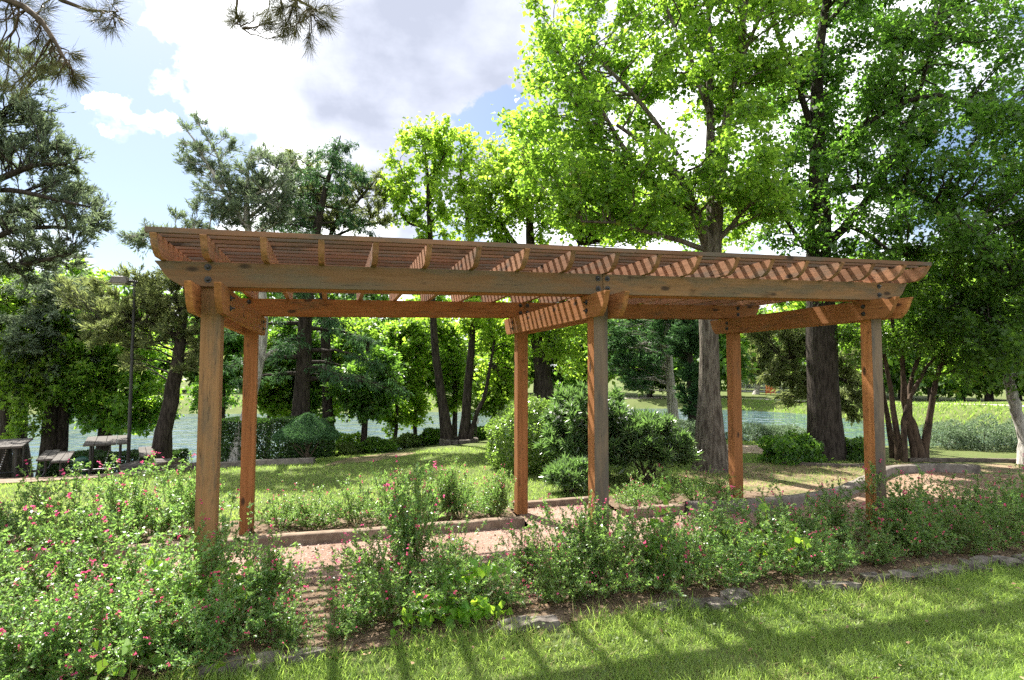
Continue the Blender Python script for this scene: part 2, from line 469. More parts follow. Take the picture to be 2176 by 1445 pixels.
wv = [bm.verts.new((x, y, WATER)) for x, y in LAKE]; bm.faces.new(wv)
bmesh.ops.triangulate(bm, faces=bm.faces)
tag(link('lake', bm_mesh('lake', bm, M['water'])), 'rippled lake reflecting bright clouds behind the trees', 'water', kind='structure')


def sheet(name, poly, mat, zo, label, cat, n=1):
    """flat surface lying on the terrain, its polygon densified and draped"""
    bm = bmesh.new()
    f = bm.faces.new([bm.verts.new((x, y, 0)) for x, y in poly])
    bmesh.ops.triangulate(bm, faces=[f])
    for _ in range(n): bmesh.ops.subdivide_edges(bm, edges=list(bm.edges), cuts=1, use_grid_fill=True)
    for v in bm.verts: v.co.z = hz(v.co.x, v.co.y) + zo
    return tag(link(name, bm_mesh(name, bm, mat)), label, cat, kind='structure')


def gp(px, py, z=0.):
    d = FWD + RGT * (px - 1088) / FOC - UPV * (py - 722.5) / FOC
    t_ = (z - CAM[2]) / d[2]; return (CAM + d * t_)


BED_F = [(-9, -1.0), (12.5, -1.0), (12.5, .45), (-9, .45)]
BED_B = [(-9, 1.88), (3.32, 1.88), (3.42, 2.95), (3.0, 3.15), (-9, 3.1)]
BED_B2 = [(5.4, 1.9), (7.6, 1.85), (7.9, 2.4), (7.2, 3.2), (4.95, 3.2), (4.8, 1.9)]
PLAZA = [(12.9, 2.9), (12.2, 3.35), (11.5, 3.4), (10.3, 2.85), (8.6, 1.95), (7.67, 1.7), (6.5, 1.6), (5.4, 1.75), (4.8, 1.78), (4.75, 2.74), (3.45, 2.74), (3.38, 1.78), (-9, 1.78), (-9, .47), (13.5, .47), (14.5, 2.2)]
sheet('garden_bed_front', BED_F, M['mulch'], .008, 'mulched planting bed at the foot of the front posts', 'bed')
sheet('garden_bed_back', BED_B, M['mulch'], .008, 'mulched planting bed behind the long kerb', 'bed')
sheet('garden_bed_right', BED_B2, M['mulch'], .008, 'mulched planting bed behind the right-hand kerb', 'bed')
CIRC = [(12.9, 2.9), (12.2, 3.35), (11.5, 3.4), (10.3, 2.85), (8.6, 1.95), (7.67, 1.7), (6.9, 1.64), (7.1, .47), (13.5, .47), (14.5, 2.2)]
M['sand'] = m_ground('sand', (.27, .185, .13), (.20, .135, .09), (.12, .08, .05), 1.6, 34, .02)
sheet('sandy_circle', CIRC, M['sand'], .011, 'round patch of brown sandy ground at the right', 'path')
sheet('gravel_path', PLAZA, M['gravel'], .006, 'pale gravel path running under the pergola', 'path')
DIRT = [tuple(gp(*c)[:2]) for c in ((1440, 1010), (1500, 985), (1640, 984), (1760, 990), (1850, 988), (1900, 985), (2170, 985), (2260, 1010))] + [(13.0, 3.2), (12.2, 3.5), (11.3, 3.55), (10.2, 3.0), (8.5, 2.1), (7.9, 2.4), (7.3, 3.3)]
sheet('bare_earth', DIRT, M['dirt'], .005, 'bare earth with thin grass under the shade trees', 'ground')
PATH2 = [tuple(gp(*c)[:2]) for c in ((690, 990), (735, 966), (835, 949), (880, 951), (884, 957), (862, 966), (800, 980))]
sheet('dirt_path', PATH2, M['dirt'], .010, 'short brown dirt path curving across the lawn', 'path')
PAD = [(-9.5, 7.0), (-2.55, 7.75), (-2.3, 9.6), (-3.4, 11.0), (-9.5, 10.6)]
sheet('picnic_pad', PAD, M['concrete'], .03, 'concrete slab under the picnic tables by the lake', 'paving', 2)
FP = [tuple(c) for c in ((33.0, 44.0), (38.2, 39.5), (40.0, 31), (37.9, 20), (37.3, 15), (40, 9), (41.6, 10), (39.0, 15), (39.6, 20), (41.8, 31), (39.9, 40.7), (34, 45.8), (22, 46.4), (22, 44.6))]
sheet('far_path', FP, M['far_path'], .02, 'pale footpath along the top of the far lake bank', 'path', 2)

# ------------------------------------------------------------------ kerbs and edging
def sweep_kerb(name, pts, wd, ht, mat, label, z0=-.06):
    pts = resample(np.asarray(pts, float), max(4, int(np.linalg.norm(np.diff(pts, axis=0), axis=1).sum() / .25)))
    tg = unit(np.gradient(pts, axis=0)); nr = np.stack([-tg[:, 1], tg[:, 0]], 1)
    z = np.array([hz(*c) for c in pts]); r = np.random.default_rng(len(pts))
    jz = r.normal(0, .004, len(pts)); v = []
    for s, zz_ in ((-.5, 0), (-.5, 1), (-.42, 2), (.42, 2), (.5, 1), (.5, 0)):
        c = pts + nr * s * wd
        hh = {0: z + z0, 1: z + ht * .9 + jz, 2: z + ht + jz}[zz_]
        v.append(np.c_[c, hh])
    v = np.stack(v, 1); n = len(pts); k = 6
    i, j = np.meshgrid(np.arange(n - 1), np.arange(k - 1), indexing='ij')
    q_ = np.stack([i * k + j, i * k + j + 1, (i + 1) * k + j + 1, (i + 1) * k + j], -1).reshape(-1, 4)
    caps = np.array([[0, 1, 2, 3, 4, 5], [(n - 1) * k + a for a in (5, 4, 3, 2, 1, 0)]])
    return tag(link(name, mesh_np(name, v.reshape(-1, 3), [q_, caps], mat)), label, 'kerb')


sweep_kerb('concrete_kerb', [(-9, 1.83), (-2, 1.84), (1.4, 1.83), (3.3, 1.84)], .13, .115, M['concrete'], 'long straight tan concrete kerb running behind the left half of the gravel path')
sweep_kerb('concrete_kerb', [(3.48, 2.80), (4.1, 2.795), (4.74, 2.79)], .12, .09, M['concrete'], 'set-back concrete kerb around the gravel recess behind the middle post')
sweep_kerb('concrete_kerb', [(4.74, 1.86), (5.6, 1.84)], .15, .125, M['concrete'], 'short thick tan kerb block just right of the middle post')
sweep_kerb('concrete_kerb', [(5.68, 1.82), (6.5, 1.64), (7.67, 1.74), (8.6, 2.02), (10.3, 2.92), (11.2, 3.4), (12.2, 3.45), (12.95, 2.98)], .16, .16, M['concrete_grey'], 'curving grey kerb wall sweeping round the gravel circle at the right')
sweep_kerb('concrete_kerb', [tuple(gp(x, y)[:2]) for x, y in ((430, 985), (520, 982), (600, 982), (668, 982))], .14, .13, M['concrete_grey'], 'low grey kerb on the lawn in front of the dark clipped hedge')
sweep_kerb('timber_edging', [tuple(gp(x, y)[:2]) for x, y in ((1640, 985), (1700, 989), (1790, 993), (1850, 992))], .1, .07, M['timber_dark'], 'thin dark edging in front of the ivy-clad trunk')
sweep_kerb('timber_edging', [tuple(gp(x, y)[:2]) for x, y in ((1930, 981), (2050, 981), (2200, 984))], .1, .08, M['timber_dark'], 'thin dark edging behind the gravel circle at far right')
sweep_kerb('timber_edging', [tuple(gp(x, y)[:2]) for x, y in ((362, 998), (400, 991), (428, 988))], .15, .16, M['timber_dark'], 'short dark timber edging right of the picnic tables')

# loose edging blocks along the front bed
r = np.random.default_rng(3)
st_meshes = []
for k in range(5):
    bm = bmesh.new(); box(bm, (0, 0, .0), (.22 + .06 * r.random(), .14 + .04 * r.random(), .10))
    bmesh.ops.subdivide_edges(bm, edges=list(bm.edges), cuts=2, use_grid_fill=True)
    for v in bm.verts: v.co += Vector(r.normal(0, .007, 3)); v.co.x *= 1 - .25 * max(0, v.co.y / .09) * .6
    st_meshes.append(bm_mesh('edging_stone', bm, M['stone']))
ORD = ['first', 'second', 'third', 'fourth', 'fifth', 'sixth', 'seventh', 'eighth', 'ninth', 'tenth', 'eleventh', 'twelfth', 'thirteenth', 'fourteenth', 'fifteenth',
       'sixteenth', 'seventeenth', 'eighteenth', 'nineteenth', 'twentieth', 'twenty-first', 'twenty-second', 'twenty-third', 'twenty-fourth', 'twenty-fifth', 'twenty-sixth', 'twenty-seventh', 'twenty-eighth']
sxs = [-.55, .30, .55, .80, 2.30, 2.52, 3.60, 3.83, 4.05, 4.28, 5.10, 5.36, 5.85, 6.10, 6.34, 6.58, 6.82, 7.06, 7.30, 7.54, 7.78, 8.02]
for k, x in enumerate(sxs):
    o = link('edging_stone', st_meshes[k % 5], None, (x, -1.03 + r.normal(0, .03), .012 + r.normal(0, .012)), (r.normal(0, .08), r.normal(0, .08), r.normal(0, .2)))
    tag(o, f'{ORD[k]} weathered grey edging block from the left along the front bed', 'stone', 'edging blocks along the front bed')

# ------------------------------------------------------------------ pergola
D, X2, X3, SH = 2.4738, 3.4774, 6.9959, 0.0223
ZC, ZB, ZT, ZS = 2.407, 2.632, 2.834, 3.029
PG = empty('pergola', (3.5, 1.24, 0), 'weathered cedar pergola with six posts, curved rafter tails and closely spaced roof slats', 'pergola')
PO = np.array((3.5, 1.24, 0))
TILT = -math.atan(SH)


def part(name, me, loc, rot=(0, 0, 0), parent=None, label=None):
    o = link(name, me, parent or PG, tuple(np.asarray(loc, float) - (PO if parent is None else 0)), rot)
    if label: o['label'] = label
    return o


def tailed(length, h, cut, th, mat, both=(True, True), bevel=.004):
    """board along local x with concave tail cuts at its lower corners; local z 0..h"""
    n = 7; pts = []
    if both[0]:
        for k in range(n):
            a = k / (n - 1); pts.append((cut * (1 - a ** 1.0) * (1 - .35 * math.sin(a * math.pi)), h * .96 * a))
        pts.append((0, h))
    else: pts += [(0, 0), (0, h)]
    if both[1]:
        pts.append((length, h))
        for k in range(n):
            a = 1 - k / (n - 1); pts.append((length - cut * (1 - a) * (1 - .35 * math.sin(a * math.pi)), h * .96 * a))
    else: pts += [(length, h), (length, 0)]
    return bm_mesh('board', prism(pts[::-1], th), mat, bevel)


bolt_bm = bmesh.new()
bmesh.ops.create_cone(bolt_bm, cap_ends=True, segments=14, radius1=.027, radius2=.027, depth=.006)
bmesh.ops.create_uvsphere(bolt_bm, u_segments=10, v_segments=6, radius=.017, matrix=Matrix.Translation((0, 0, .004)) @ Matrix.Diagonal((1, 1, .8, 1)))
bmesh.ops.create_cone(bolt_bm, cap_ends=True, segments=8, radius1=.007, radius2=.007, depth=.03, matrix=Matrix.Translation((0, 0, .018)))
BOLT = bm_mesh('bolt', bolt_bm, M['steel_black'])

posts = [(0, 0), (X2, 0), (X3, 0), (0, D), (X2, D), (X3, D)]
pm = [M['wood_tan'], M['wood_grey'], M['wood_grey'], M['wood_cedar'], M['wood_cedar'], M['wood_cedar']]
# grey weathered faces only at the two right-hand front posts: a thin grey face grows on the front board
for (x, y), mt in zip(posts, pm):
    H = ZT + SH * x + .12
    me = bm_mesh('post', prism([(0, -.075), (H, -.075), (H, .075), (0, .075)], .15), mt, .007)
    if mt is M['wood_grey']:
        me.materials.append(M['wood_cedar'])
        for pl in me.polygons:
            if abs(pl.normal.y) < .8: pl.material_index = 1
    part('post', me, (x, y, -.12), (0, -math.pi / 2, 0), None, 'post weathered grey on its front face' if mt is M['wood_grey'] else None)
# paired cross beams clasping the posts
for x in (0, X2, X3):
    for s in (-1, 1):
        o = part('cross_beam', tailed(3.33, ZB - ZC, .15, .05, M['wood_cedar']), (x + s * .101, -.44, ZC + SH * x), (0, 0, math.pi / 2))
        for yy in (0, D):
            for zz_ in (.07, .155):
                part('bolt', BOLT, (.44 + yy + .02 * s, -s * .028, zz_), (math.pi / 2 if s > 0 else -math.pi / 2, 0, 0), o)
# main beams: an outer and an inner board on each side of the posts, spliced over the middle post
for y, fr in ((0, True), (D, False)):
    for s in (-1, 1):
        for a, b, e in ((-.40, 3.480, (True, False)), (3.486, 7.43, (False, True))):
            mt = M['wood_beam'] if (fr and s < 0) else M['wood_cedar']
            o = part('main_beam', tailed(b - a, ZT - ZB - .004, .20, .05, mt, e), (a, y + s * .1015, ZB + .003 + SH * a), (0, TILT, 0))
            for x in ((0, 3.43) if a < 0 else (3.53, X3)):
                for zz_ in (.055, .155):
                    part('bolt', BOLT, (x - a - (.02 if x == 0 else 0), s * .028, zz_), (math.pi / 2 if s < 0 else -math.pi / 2, 0, 0), o)
RX = [-.34, -.005, .417, .848, 1.278, 1.719, 2.15, 2.59, 3.04, 3.489, 3.929, 4.37, 4.813, 5.248, 5.68, 6.13, 6.567, 7.01, 7.37]
RL = 3.40
rme = [tailed(RL, .153, .16, .048, M['wood_rafter']) for _ in range(1)]
r = np.random.default_rng(5)
for x in RX:
    part('rafter', rme[0], (x, -.445 + r.normal(0, .006), ZT + SH * x + .001), (0, 0, math.pi / 2))
NS = 22
sl = [bm_mesh('slat', prism([(0, 0), (L_, 0), (L_, .04), (0, .04)], .04), M['wood_slat'], .003) for L_ in (4.05, 3.74, 2.9, 4.89)]
for k in range(NS):
    y = -.43 + k * (3.36 / (NS - 1)) + r.normal(0, .004)
    z = ZT + .1555
    a, b = (0, 1) if k % 2 == 0 else (2, 3)
    la = (4.05, 3.74, 2.9, 4.89)
    dz = r.normal(0, .0015)
    part('slat', sl[a], (-.394, y, z + SH * -.394 + dz), (0, TILT, r.normal(0, .0012)))
    xb = -.394 + la[a] + .004
    part('slat', sl[b], (xb, y + r.normal(0, .003), z + SH * xb + dz), (0, TILT, r.normal(0, .0012)))

# ------------------------------------------------------------------ tree tools
RH = unit(V3(RGT[0], RGT[1], 0)); FH = unit(V3(FWD[0], FWD[1], 0)); ZV = V3(0, 0, 1)


def E(px, py, d, rx, ry, rd=None):
    k = d / FOC
    return at(px, py, d), V3(rx * k, (rd if rd is not None else min(rx, ry) * k * .9), ry * k)


def PL(pts, d, dd=0):
    """pixel polyline (px, py, radius in m) at depth d; dd: extra depth along it"""
    n = len(pts)
    return [np.r_[at(x, y, d + dd * i / max(1, n - 1)), rr] for i, (x, y, rr) in enumerate(pts)]


def base_at(px, d):
    b = at(px, 800, d); b[2] = hz(b[0], b[1]); return b


def rooted(px, d, pts, rb, dd=0, flare=1.6):
    """trunk polyline that starts on the terrain at (px, depth d)"""
    b = base_at(px, d)
    if b[2] < WATER + .15: print('IN LAKE', px, d)
    f = [np.r_[b - V3(0, 0, .15), rb * flare], np.r_[b + V3(0, 0, .12), rb * (1 + (flare - 1) * .5)], np.r_[b + V3(0, 0, .45), rb * 1.05]]
    return f + PL(pts, d, dd)


def sample_env(env, n, r, mind, shell=.0):
    vol = np.array([e[1].prod() for e in env]); vol = vol ** .8; vol /= vol.sum()
    out = np.zeros((0, 3)); tries = 0
    while len(out) < n and tries < n * 12:
        c, rad = env[r.choice(len(env), p=vol)]
        u = unit(r.normal(size=3)) * r.random() ** (1 / 3) ** 1 if shell == 0 else unit(r.normal(size=3)) * (shell + (1 - shell) * r.random())
        p_ = c + RH * u[0] * rad[0] + FH * u[1] * rad[1] + ZV * u[2] * rad[2]
        tries += 1
        if len(out) and np.min(np.sum((out - p_) ** 2, 1)) < mind * mind: continue
        out = np.vstack([out, p_])
    return out


def make_tree(name, label, stems, env, ncl, nleaf, leaf, lmat, bmat, seed, rc=.6, style='broad', group=None, cat='tree', ntw=9, mind=None, bthick=1.0, stubs=None, droop=.25):
    r = np.random.default_rng(seed)
    base = stems[0][0][:3].copy(); base[2] += .15
    root = empty(name, base, label, cat, group)
    tv = []
    sk = []
    for i, s in enumerate(stems):
        s = np.asarray(s, float); n = 14 if i == 0 else 10
        q_ = smooth_poly(s, n)
        if i == 0 or len(s) > 4: q_[1:-1, :3] += r.normal(0, .012, (n - 2, 3))
        q_[:, 3] *= 1 + r.normal(0, .04, n)
        K = 14 if i == 0 else 8
        tv.append((i, tubes(q_[None, :, :3], q_[None, :, 3], K)))
        sk.append(resample(q_, 26))
    skp = np.concatenate(sk)
    zlow = base[2] + .25 * (skp[:, 2].max() - base[2])
    cand = skp[skp[:, 2] > zlow]
    if len(cand) == 0: cand = skp
    v, q_ = tv[0][1]
    link('trunk', mesh_np('trunk', v - base, q_, bmat, smooth=True), root)
    C = sample_env(env, ncl, r, mind if mind else rc * .75)
    if style != 'broad' and len(stems) > 1:
        C = np.vstack([C] + [k_[j, :3][None] for k_ in sk[1:] for j in (25, 20)])
    B, BR, TW, TR = [], [], [], []
    for c in C:
        dv = c - cand[:, :3]; cost = np.linalg.norm(dv, axis=1) + np.clip(cand[:, 2] - c[2] + .2, 0, 9) * 1.3
        a = cand[np.argmin(cost)]
        L_ = np.linalg.norm(c - a[:3])
        b = bez(a[:3], c, 6, .12 * L_, .03 * L_, r)
        r0 = min(a[3] * .55, .012 + .011 * L_) * bthick
        B.append(b); BR.append(np.linspace(r0, .006, 6))
        for _ in range(ntw):
            t_ = r.uniform(.45, 1); i0 = t_ * 5; k = min(int(i0), 4); p0 = b[k] + (b[k + 1] - b[k]) * (i0 - k)
            u = unit(r.normal(size=3)) * r.random() ** .4
            if style == 'juniper': u = unit(u + V3(0, 0, .25)) * np.linalg.norm(u)
            p1 = c + u * rc * V3(1, 1, .75)
            TW.append(bez(p0, p1, 3, .05, 0)); TR.append((.006 * bthick, .004 * bthick, .002))
    br = [x[1] for x in tv[1:]]
    if B:
        br.append(tubes(np.array(B), np.array(BR), 5)); br.append(tubes(np.array(TW), np.array(TR), 3))
    if stubs: br += [tubes(np.array([s])[:, :, :3], np.array([s])[:, :, 3], 8) for s in stubs]
    if br:
        v, q_ = merge(br)
        link('branches', mesh_np('branches', v - base, q_, bmat, smooth=True), root)
    if not nleaf: return root
    TW = np.array(TW); nt = len(TW)
    # leaf share varies between clumps: dense and thin ones
    wt = np.repeat(r.uniform(.45, 1.5, len(C)), ntw)[:nt]; wt /= wt.sum()
    ti = r.choice(nt, nleaf, p=wt); t_ = r.random(nleaf) ** .7
    t2 = t_[:, None]
    P = (1 - t2) ** 2 * TW[ti, 0] + 2 * t2 * (1 - t2) * TW[ti, 1] + t2 ** 2 * TW[ti, 2]
    tang = unit(TW[ti, 2] - TW[ti, 0])
    if style == 'broad':
        P = P + r.normal(0, rc * .13, P.shape)
        Dv = unit(tang * .5 + r.normal(0, .75, P.shape) + V3(0, 0, -droop))
        N = unit(V3(0, 0, 1) + r.normal(0, .55, P.shape))
    elif style == 'juniper':
        P = P + r.normal(0, rc * .07, P.shape)
        Dv = unit(tang * 1.0 + r.normal(0, .45, P.shape) + V3(0, 0, .15)); N = unit(r.normal(0, 1, P.shape))
    else:                                            # weeping sprays
        P = P + r.normal(0, rc * .07, P.shape)
        Dv = unit(tang * .7 + r.normal(0, .35, P.shape) + V3(0, 0, -droop)); N = unit(V3(0, 0, .6) + r.normal(0, .7, P.shape))
    s = r.uniform(.5, 1.4, nleaf)
    v, f = leaves(P, Dv, N, leaf[0] * s, leaf[1] * s)
    link('crown', mesh_np('crown', v - base, f, lmat, r.random(nleaf)), root)
    return root


# ------------------------------------------------------------------ the big trees on the right
d1 = 11.8
s1 = rooted(1508, d1, [(1508, 900, .20), (1506, 760, .19), (1506, 650, .185), (1512, 540, .18), (1518, 460, .15), (1530, 370, .12), (1545, 250, .09), (1565, 140, .075), (1585, 0, .06), (1600, -140, .03)], .24)
lim = [PL([(1512, 540, .14), (1494, 490, .12), (1472, 441, .10), (1457, 396, .09), (1423, 347, .075), (1363, 303, .05), (1310, 265, .03)], d1, -.6),
       PL([(1480, 460, .06), (1438, 441, .055), (1378, 389, .05), (1341, 336, .045), (1318, 299, .042), (1292, 269, .04), (1274, 220, .034), (1247, 179, .028), (1229, 138, .02)], d1, -.9),
       PL([(1440, 330, .05), (1385, 240, .045), (1333, 187, .042), (1292, 149, .038), (1266, 116, .034), (1221, 78, .026), (1176, 60, .015)], d1, .5),
       PL([(1500, 530, .06), (1460, 519, .055), (1423, 506, .05), (1367, 490, .042), (1318, 471, .034), (1236, 471, .02)], d1, -1.2),
       PL([(1520, 520, .06), (1531, 504, .055), (1569, 460, .045), (1610, 422, .035), (1647, 404, .02)], d1, -.5),
       PL([(1512, 480, .10), (1510, 411, .095), (1513, 336, .085), (1506, 225, .075), (1513, 112, .06), (1505, 0, .045), (1500, -140, .02)], d1, .7),
       PL([(1506, 240, .05), (1483, 160, .05), (1450, 90, .04), (1410, 0, .03), (1380, -80, .02)], d1, .3),
       PL([(1548, 240, .05), (1560, 160, .045), (1600, 70, .04), (1640, -20, .03)], d1, -.6)]
env = [E(1420, 90, 12, 230, 170, 2.4), E(1200, 120, 11.4, 90, 110, 1.4), E(1150, 240, 11.2, 90, 80, 1.2), E(1230, 330, 11, 150, 100, 1.5), E(1400, 380, 10.8, 150, 100, 1.3),
       E(1560, 330, 11, 110, 130, 1.6), E(1580, 120, 12, 110, 170, 2), E(1300, 460, 10.9, 130, 45, 1.0), E(1480, -120, 12.5, 330, 120, 2.6), E(1590, 440, 11.5, 80, 60, 1.2), E(1150, 40, 11.6, 55, 60, .9)]
make_tree('sweetgum_tree', 'large bright green tree with forked grey trunk right of the middle post', [s1] + lim, env + [E(1340, 430, 11.3, 150, 60, 1.3), E(1440, 470, 11.2, 70, 40, 1.0), E(1250, 420, 11.4, 110, 60, 1.2), E(1110, 330, 11.3, 70, 60, 1.0)], 255, 60000, (.095, .08), M['leaf_bright'], M['bark_grey'], 11, rc=.55, ntw=8, bthick=1.0)

d2 = 13.4
s2 = rooted(1752, d2, [(1750, 860, .33), (1746, 740, .31), (1742, 640, .30), (1738, 540, .28), (1745, 430, .22), (1740, 330, .17), (1728, 200, .13), (1747, 56, .10), (1765, -60, .07), (1775, -160, .04)], .34, 0, 1.3)
lim = [PL([(1738, 330, .08), (1717, 232, .07), (1679, 149, .06), (1638, 26, .045), (1620, -60, .02)], d2, -.4),
       PL([(1742, 530, .12), (1775, 500, .10), (1810, 482, .09), (1836, 441, .08), (1870, 380, .06), (1920, 300, .05), (1960, 180, .04), (2000, 7, .03)], d2, -.8),
       PL([(1810, 482, .06), (1850, 500, .055), (1880, 530, .045), (1930, 545, .03)], d2, -.9),
       PL([(1750, 420, .08), (1800, 390, .075), (1892, 389, .07), (1986, 422, .06), (2034, 460, .05), (2090, 510, .035)], d2, -1.6),
       PL([(1745, 340, .07), (1762, 329, .065), (1840, 260, .055), (1940, 200, .05), (2016, 194, .045), (2120, 269, .03)], d2, -1.2),
       PL([(1750, 60, .06), (1800, 0, .05), (1880, -80, .03)], d2, .5),
       PL([(1742, 560, .06), (1690, 500, .05), (1650, 430, .04), (1610, 380, .025)], d2, .6)]
env = [E(1780, 180, 13.5, 160, 150, 2.6), E(1950, 130, 13, 190, 150, 2.6), E(1920, 330, 12.5, 190, 130, 2.2), E(2080, 380, 12.2, 130, 170, 2.0), E(1720, 420, 12.8, 110, 90, 1.8), E(1880, 500, 12, 150, 60, 1.6),
       E(1820, 590, 12.2, 130, 50, 1.2), E(2120, 150, 13, 120, 200, 2.2), E(1850, -90, 13.5, 330, 110, 2.6), E(1680, 230, 13.8, 70, 130, 1.8), E(1990, 560, 12, 110, 50, 1.4), E(1700, 580, 13, 60, 60, .8), E(1640, 460, 13.2, 75, 55, 1.2), E(1645, 330, 13.5, 55, 70, 1.2)]
make_tree('oak_tree', 'massive dark-trunked shade tree with deep green crown on the right', [s2] + lim, env, 255, 66000, (.098, .072), M['leaf_oak'], M['bark_dark'], 12, rc=.6, ntw=8)

# tree whose trunk stands beyond the right edge
s = rooted(2380, 12.5, [(2370, 800, .2), (2350, 600, .17), (2320, 400, .13), (2290, 200, .08), (2260, 40, .04)], .24)
lim = [PL([(2355, 640, .09), (2280, 600, .07), (2180, 590, .05), (2080, 640, .03)], 12.5, -.3), PL([(2325, 420, .08), (2240, 380, .05), (2150, 400, .03)], 12.5, .5)]
env = [E(2130, 620, 12.2, 100, 110, 1.6), E(2060, 720, 12.3, 110, 75, 1.3), E(2170, 770, 12.0, 100, 75, 1.4), E(2060, 800, 12.2, 80, 35, .8), E(2240, 480, 12.5, 120, 160, 2), E(2120, 480, 12.5, 80, 80, 1.4), E(2300, 300, 12.5, 120, 160, 2)]
make_tree('oak_tree', 'dark overhanging tree at the right edge, its trunk out of view', [s] + lim, env, 120, 30000, (.10, .07), M['leaf_dark'], M['bark_dark'], 13, rc=.55)

# multi-stemmed crape myrtle
d3 = 13.2
st = [rooted(1948, d3, [(1940, 900, .075), (1915, 840, .06), (1925, 780, .05), (1900, 700, .04), (1880, 620, .025)], .10, 0, 1.3),
      rooted(1958, d3, [(1972, 900, .07), (1980, 840, .06), (1990, 790, .05), (2020, 720, .035), (2050, 660, .02)], .085, -.3, 1.2),
      rooted(1938, d3, [(1925, 890, .06), (1930, 820, .05), (1955, 760, .045), (1965, 690, .035), (1970, 620, .02)], .075, .3, 1.2),
      rooted(1905, d3, [(1900, 900, .06), (1893, 830, .05), (1885, 760, .045), (1860, 690, .03), (1840, 640, .02)], .075, -.2, 1.2),
      rooted(1893, d3 + .3, [(1885, 880, .055), (1872, 800, .045), (1850, 740, .035), (1820, 680, .02)], .07, .2, 1.2),
      rooted(1915, d3 - .2, [(1918, 890, .05), (1940, 820, .045), (1975, 770, .035), (2010, 740, .02)], .06, .1, 1.2)]
env = [E(1900, 640, 13, 90, 60, 1.0), E(2000, 660, 13, 90, 70, 1.1), E(1930, 720, 13, 100, 40, .9), E(2070, 740, 12.8, 70, 45, .9), E(1830, 720, 13, 45, 40, .7), E(1960, 560, 13.2, 130, 50, 1.2), E(2010, 780, 13, 70, 20, .5)]
make_tree('crape_myrtle', 'slender multi-stemmed tree fanning out behind the right front post', st, env, 90, 24000, (.075, .045), M['leaf_myrtle'], M['bark_tan'], 14, rc=.4, ntw=9)

# dead leaning trunk at the right edge
s = rooted(2176, 12.6, [(2168, 900, .11), (2150, 840, .10), (2141, 797, .09)], .13)
make_tree('dead_tree', 'bare grey leaning dead trunk with a broken stub at the right edge', [s], [], 0, 0, (1, 1), None, M['bark_pale'], 15, stubs=[resample(np.array(PL([(2143, 800, .06), (2165, 796, .05), (2200, 798, .045)], 12.6)), 5)])

# ------------------------------------------------------------------ middle: triple trunk and its neighbours
d5 = 17.8
st = [rooted(955, d5, [(945, 890, .13), (935, 840, .125), (927, 760, .115), (920, 690, .105), (917, 600, .095), (914, 500, .08), (912, 420, .06), (905, 350, .04), (900, 290, .02)], .15),
      rooted(987, d5 + .1, [(988, 890, .13), (995, 840, .12), (1000, 760, .115), (1008, 690, .105), (1010, 600, .09), (1000, 500, .07), (985, 420, .05), (975, 340, .03)], .15),
      rooted(998, d5 - .1, [(1012, 885, .065), (1030, 840, .06), (1042, 790, .05), (1050, 720, .035)], .075),
      PL([(913, 430, .04), (890, 470, .03), (865, 400, .025), (850, 350, .015)], d5, -.3), PL([(912, 480, .04), (870, 480, .035), (840, 430, .02)], d5, .3),
      PL([(908, 380, .03), (940, 340, .025), (960, 300, .015)], d5, .3), PL([(1005, 700, .05), (1040, 640, .04), (1070, 600, .02)], d5, .5)]
env = [E(890, 330, d5, 60, 60, 1.0), E(950, 310, d5, 65, 50, 1.0), E(855, 410, d5, 38, 50, .8), E(960, 410, d5, 60, 60, 1.0), E(915, 470, d5, 60, 40, 1.0), E(930, 280, d5, 40, 25, .7), E(1000, 360, d5, 40, 60, .9),
       E(1060, 700, d5 + .6, 70, 50, 1.2), E(1000, 640, d5, 60, 50, 1.2), E(1075, 800, d5 + .8, 45, 60, .8)]
make_tree('maple_tree', 'tall yellow-green tree with three leaning trunks rising from a stone ring', st, env, 95, 14000, (.12, .10), M['leaf_yellow'], M['bark_dark'], 16, rc=.5)
bm = bmesh.new()
b5 = base_at(976, d5)
for k in range(16):
    a = k / 16 * 2 * math.pi
    box(bm, (math.cos(a) * .52, math.sin(a) * .48, .06), (.13, .2 + .02 * math.sin(k * 5), .2), Matrix.Rotation(a + .06 * math.sin(k * 3), 3, 'Z'))
tag(link('stone_ring', bm_mesh('stone_ring', bm, M['stone'], .015), None, b5), 'ring of grey stones around the base of the triple-trunked tree', 'planter')

s = rooted(1166, 18, [(1160, 830, .26), (1150, 760, .23), (1135, 690, .2), (1130, 600, .17), (1125, 480, .13), (1120, 380, .08), (1110, 300, .04)], .3)
lim = [PL([(1150, 700, .12), (1185, 660, .09), (1215, 600, .07), (1230, 520, .04)], 18, -.5), PL([(1128, 560, .1), (1080, 500, .07), (1040, 440, .04)], 18, -.5)]
env = [E(1060, 400, 17.5, 75, 75, 1.8), E(1140, 340, 17.5, 90, 70, 1.8), E(1180, 450, 17, 110, 70, 1.8), E(1030, 480, 17, 60, 45, 1.4), E(1200, 700, 17, 80, 60, 1.6), E(1280, 600, 17.5, 100, 60, 1.6), E(1120, 640, 18, 60, 60, 1.4), E(1200, 790, 17.5, 40, 40, .8), E(1310, 440, 17.5, 130, 70, 1.8), E(1440, 460, 17.5, 90, 60, 1.5), E(1580, 480, 18, 80, 50, 1.4), E(1250, 350, 17.8, 90, 60, 1.4)]
make_tree('sweetgum_tree', 'sunlit yellow-green tree behind the middle of the pergola', [s] + lim, env, 170, 40000, (.115, .095), M['leaf_yellow'], M['bark_dark'], 17, rc=.7)

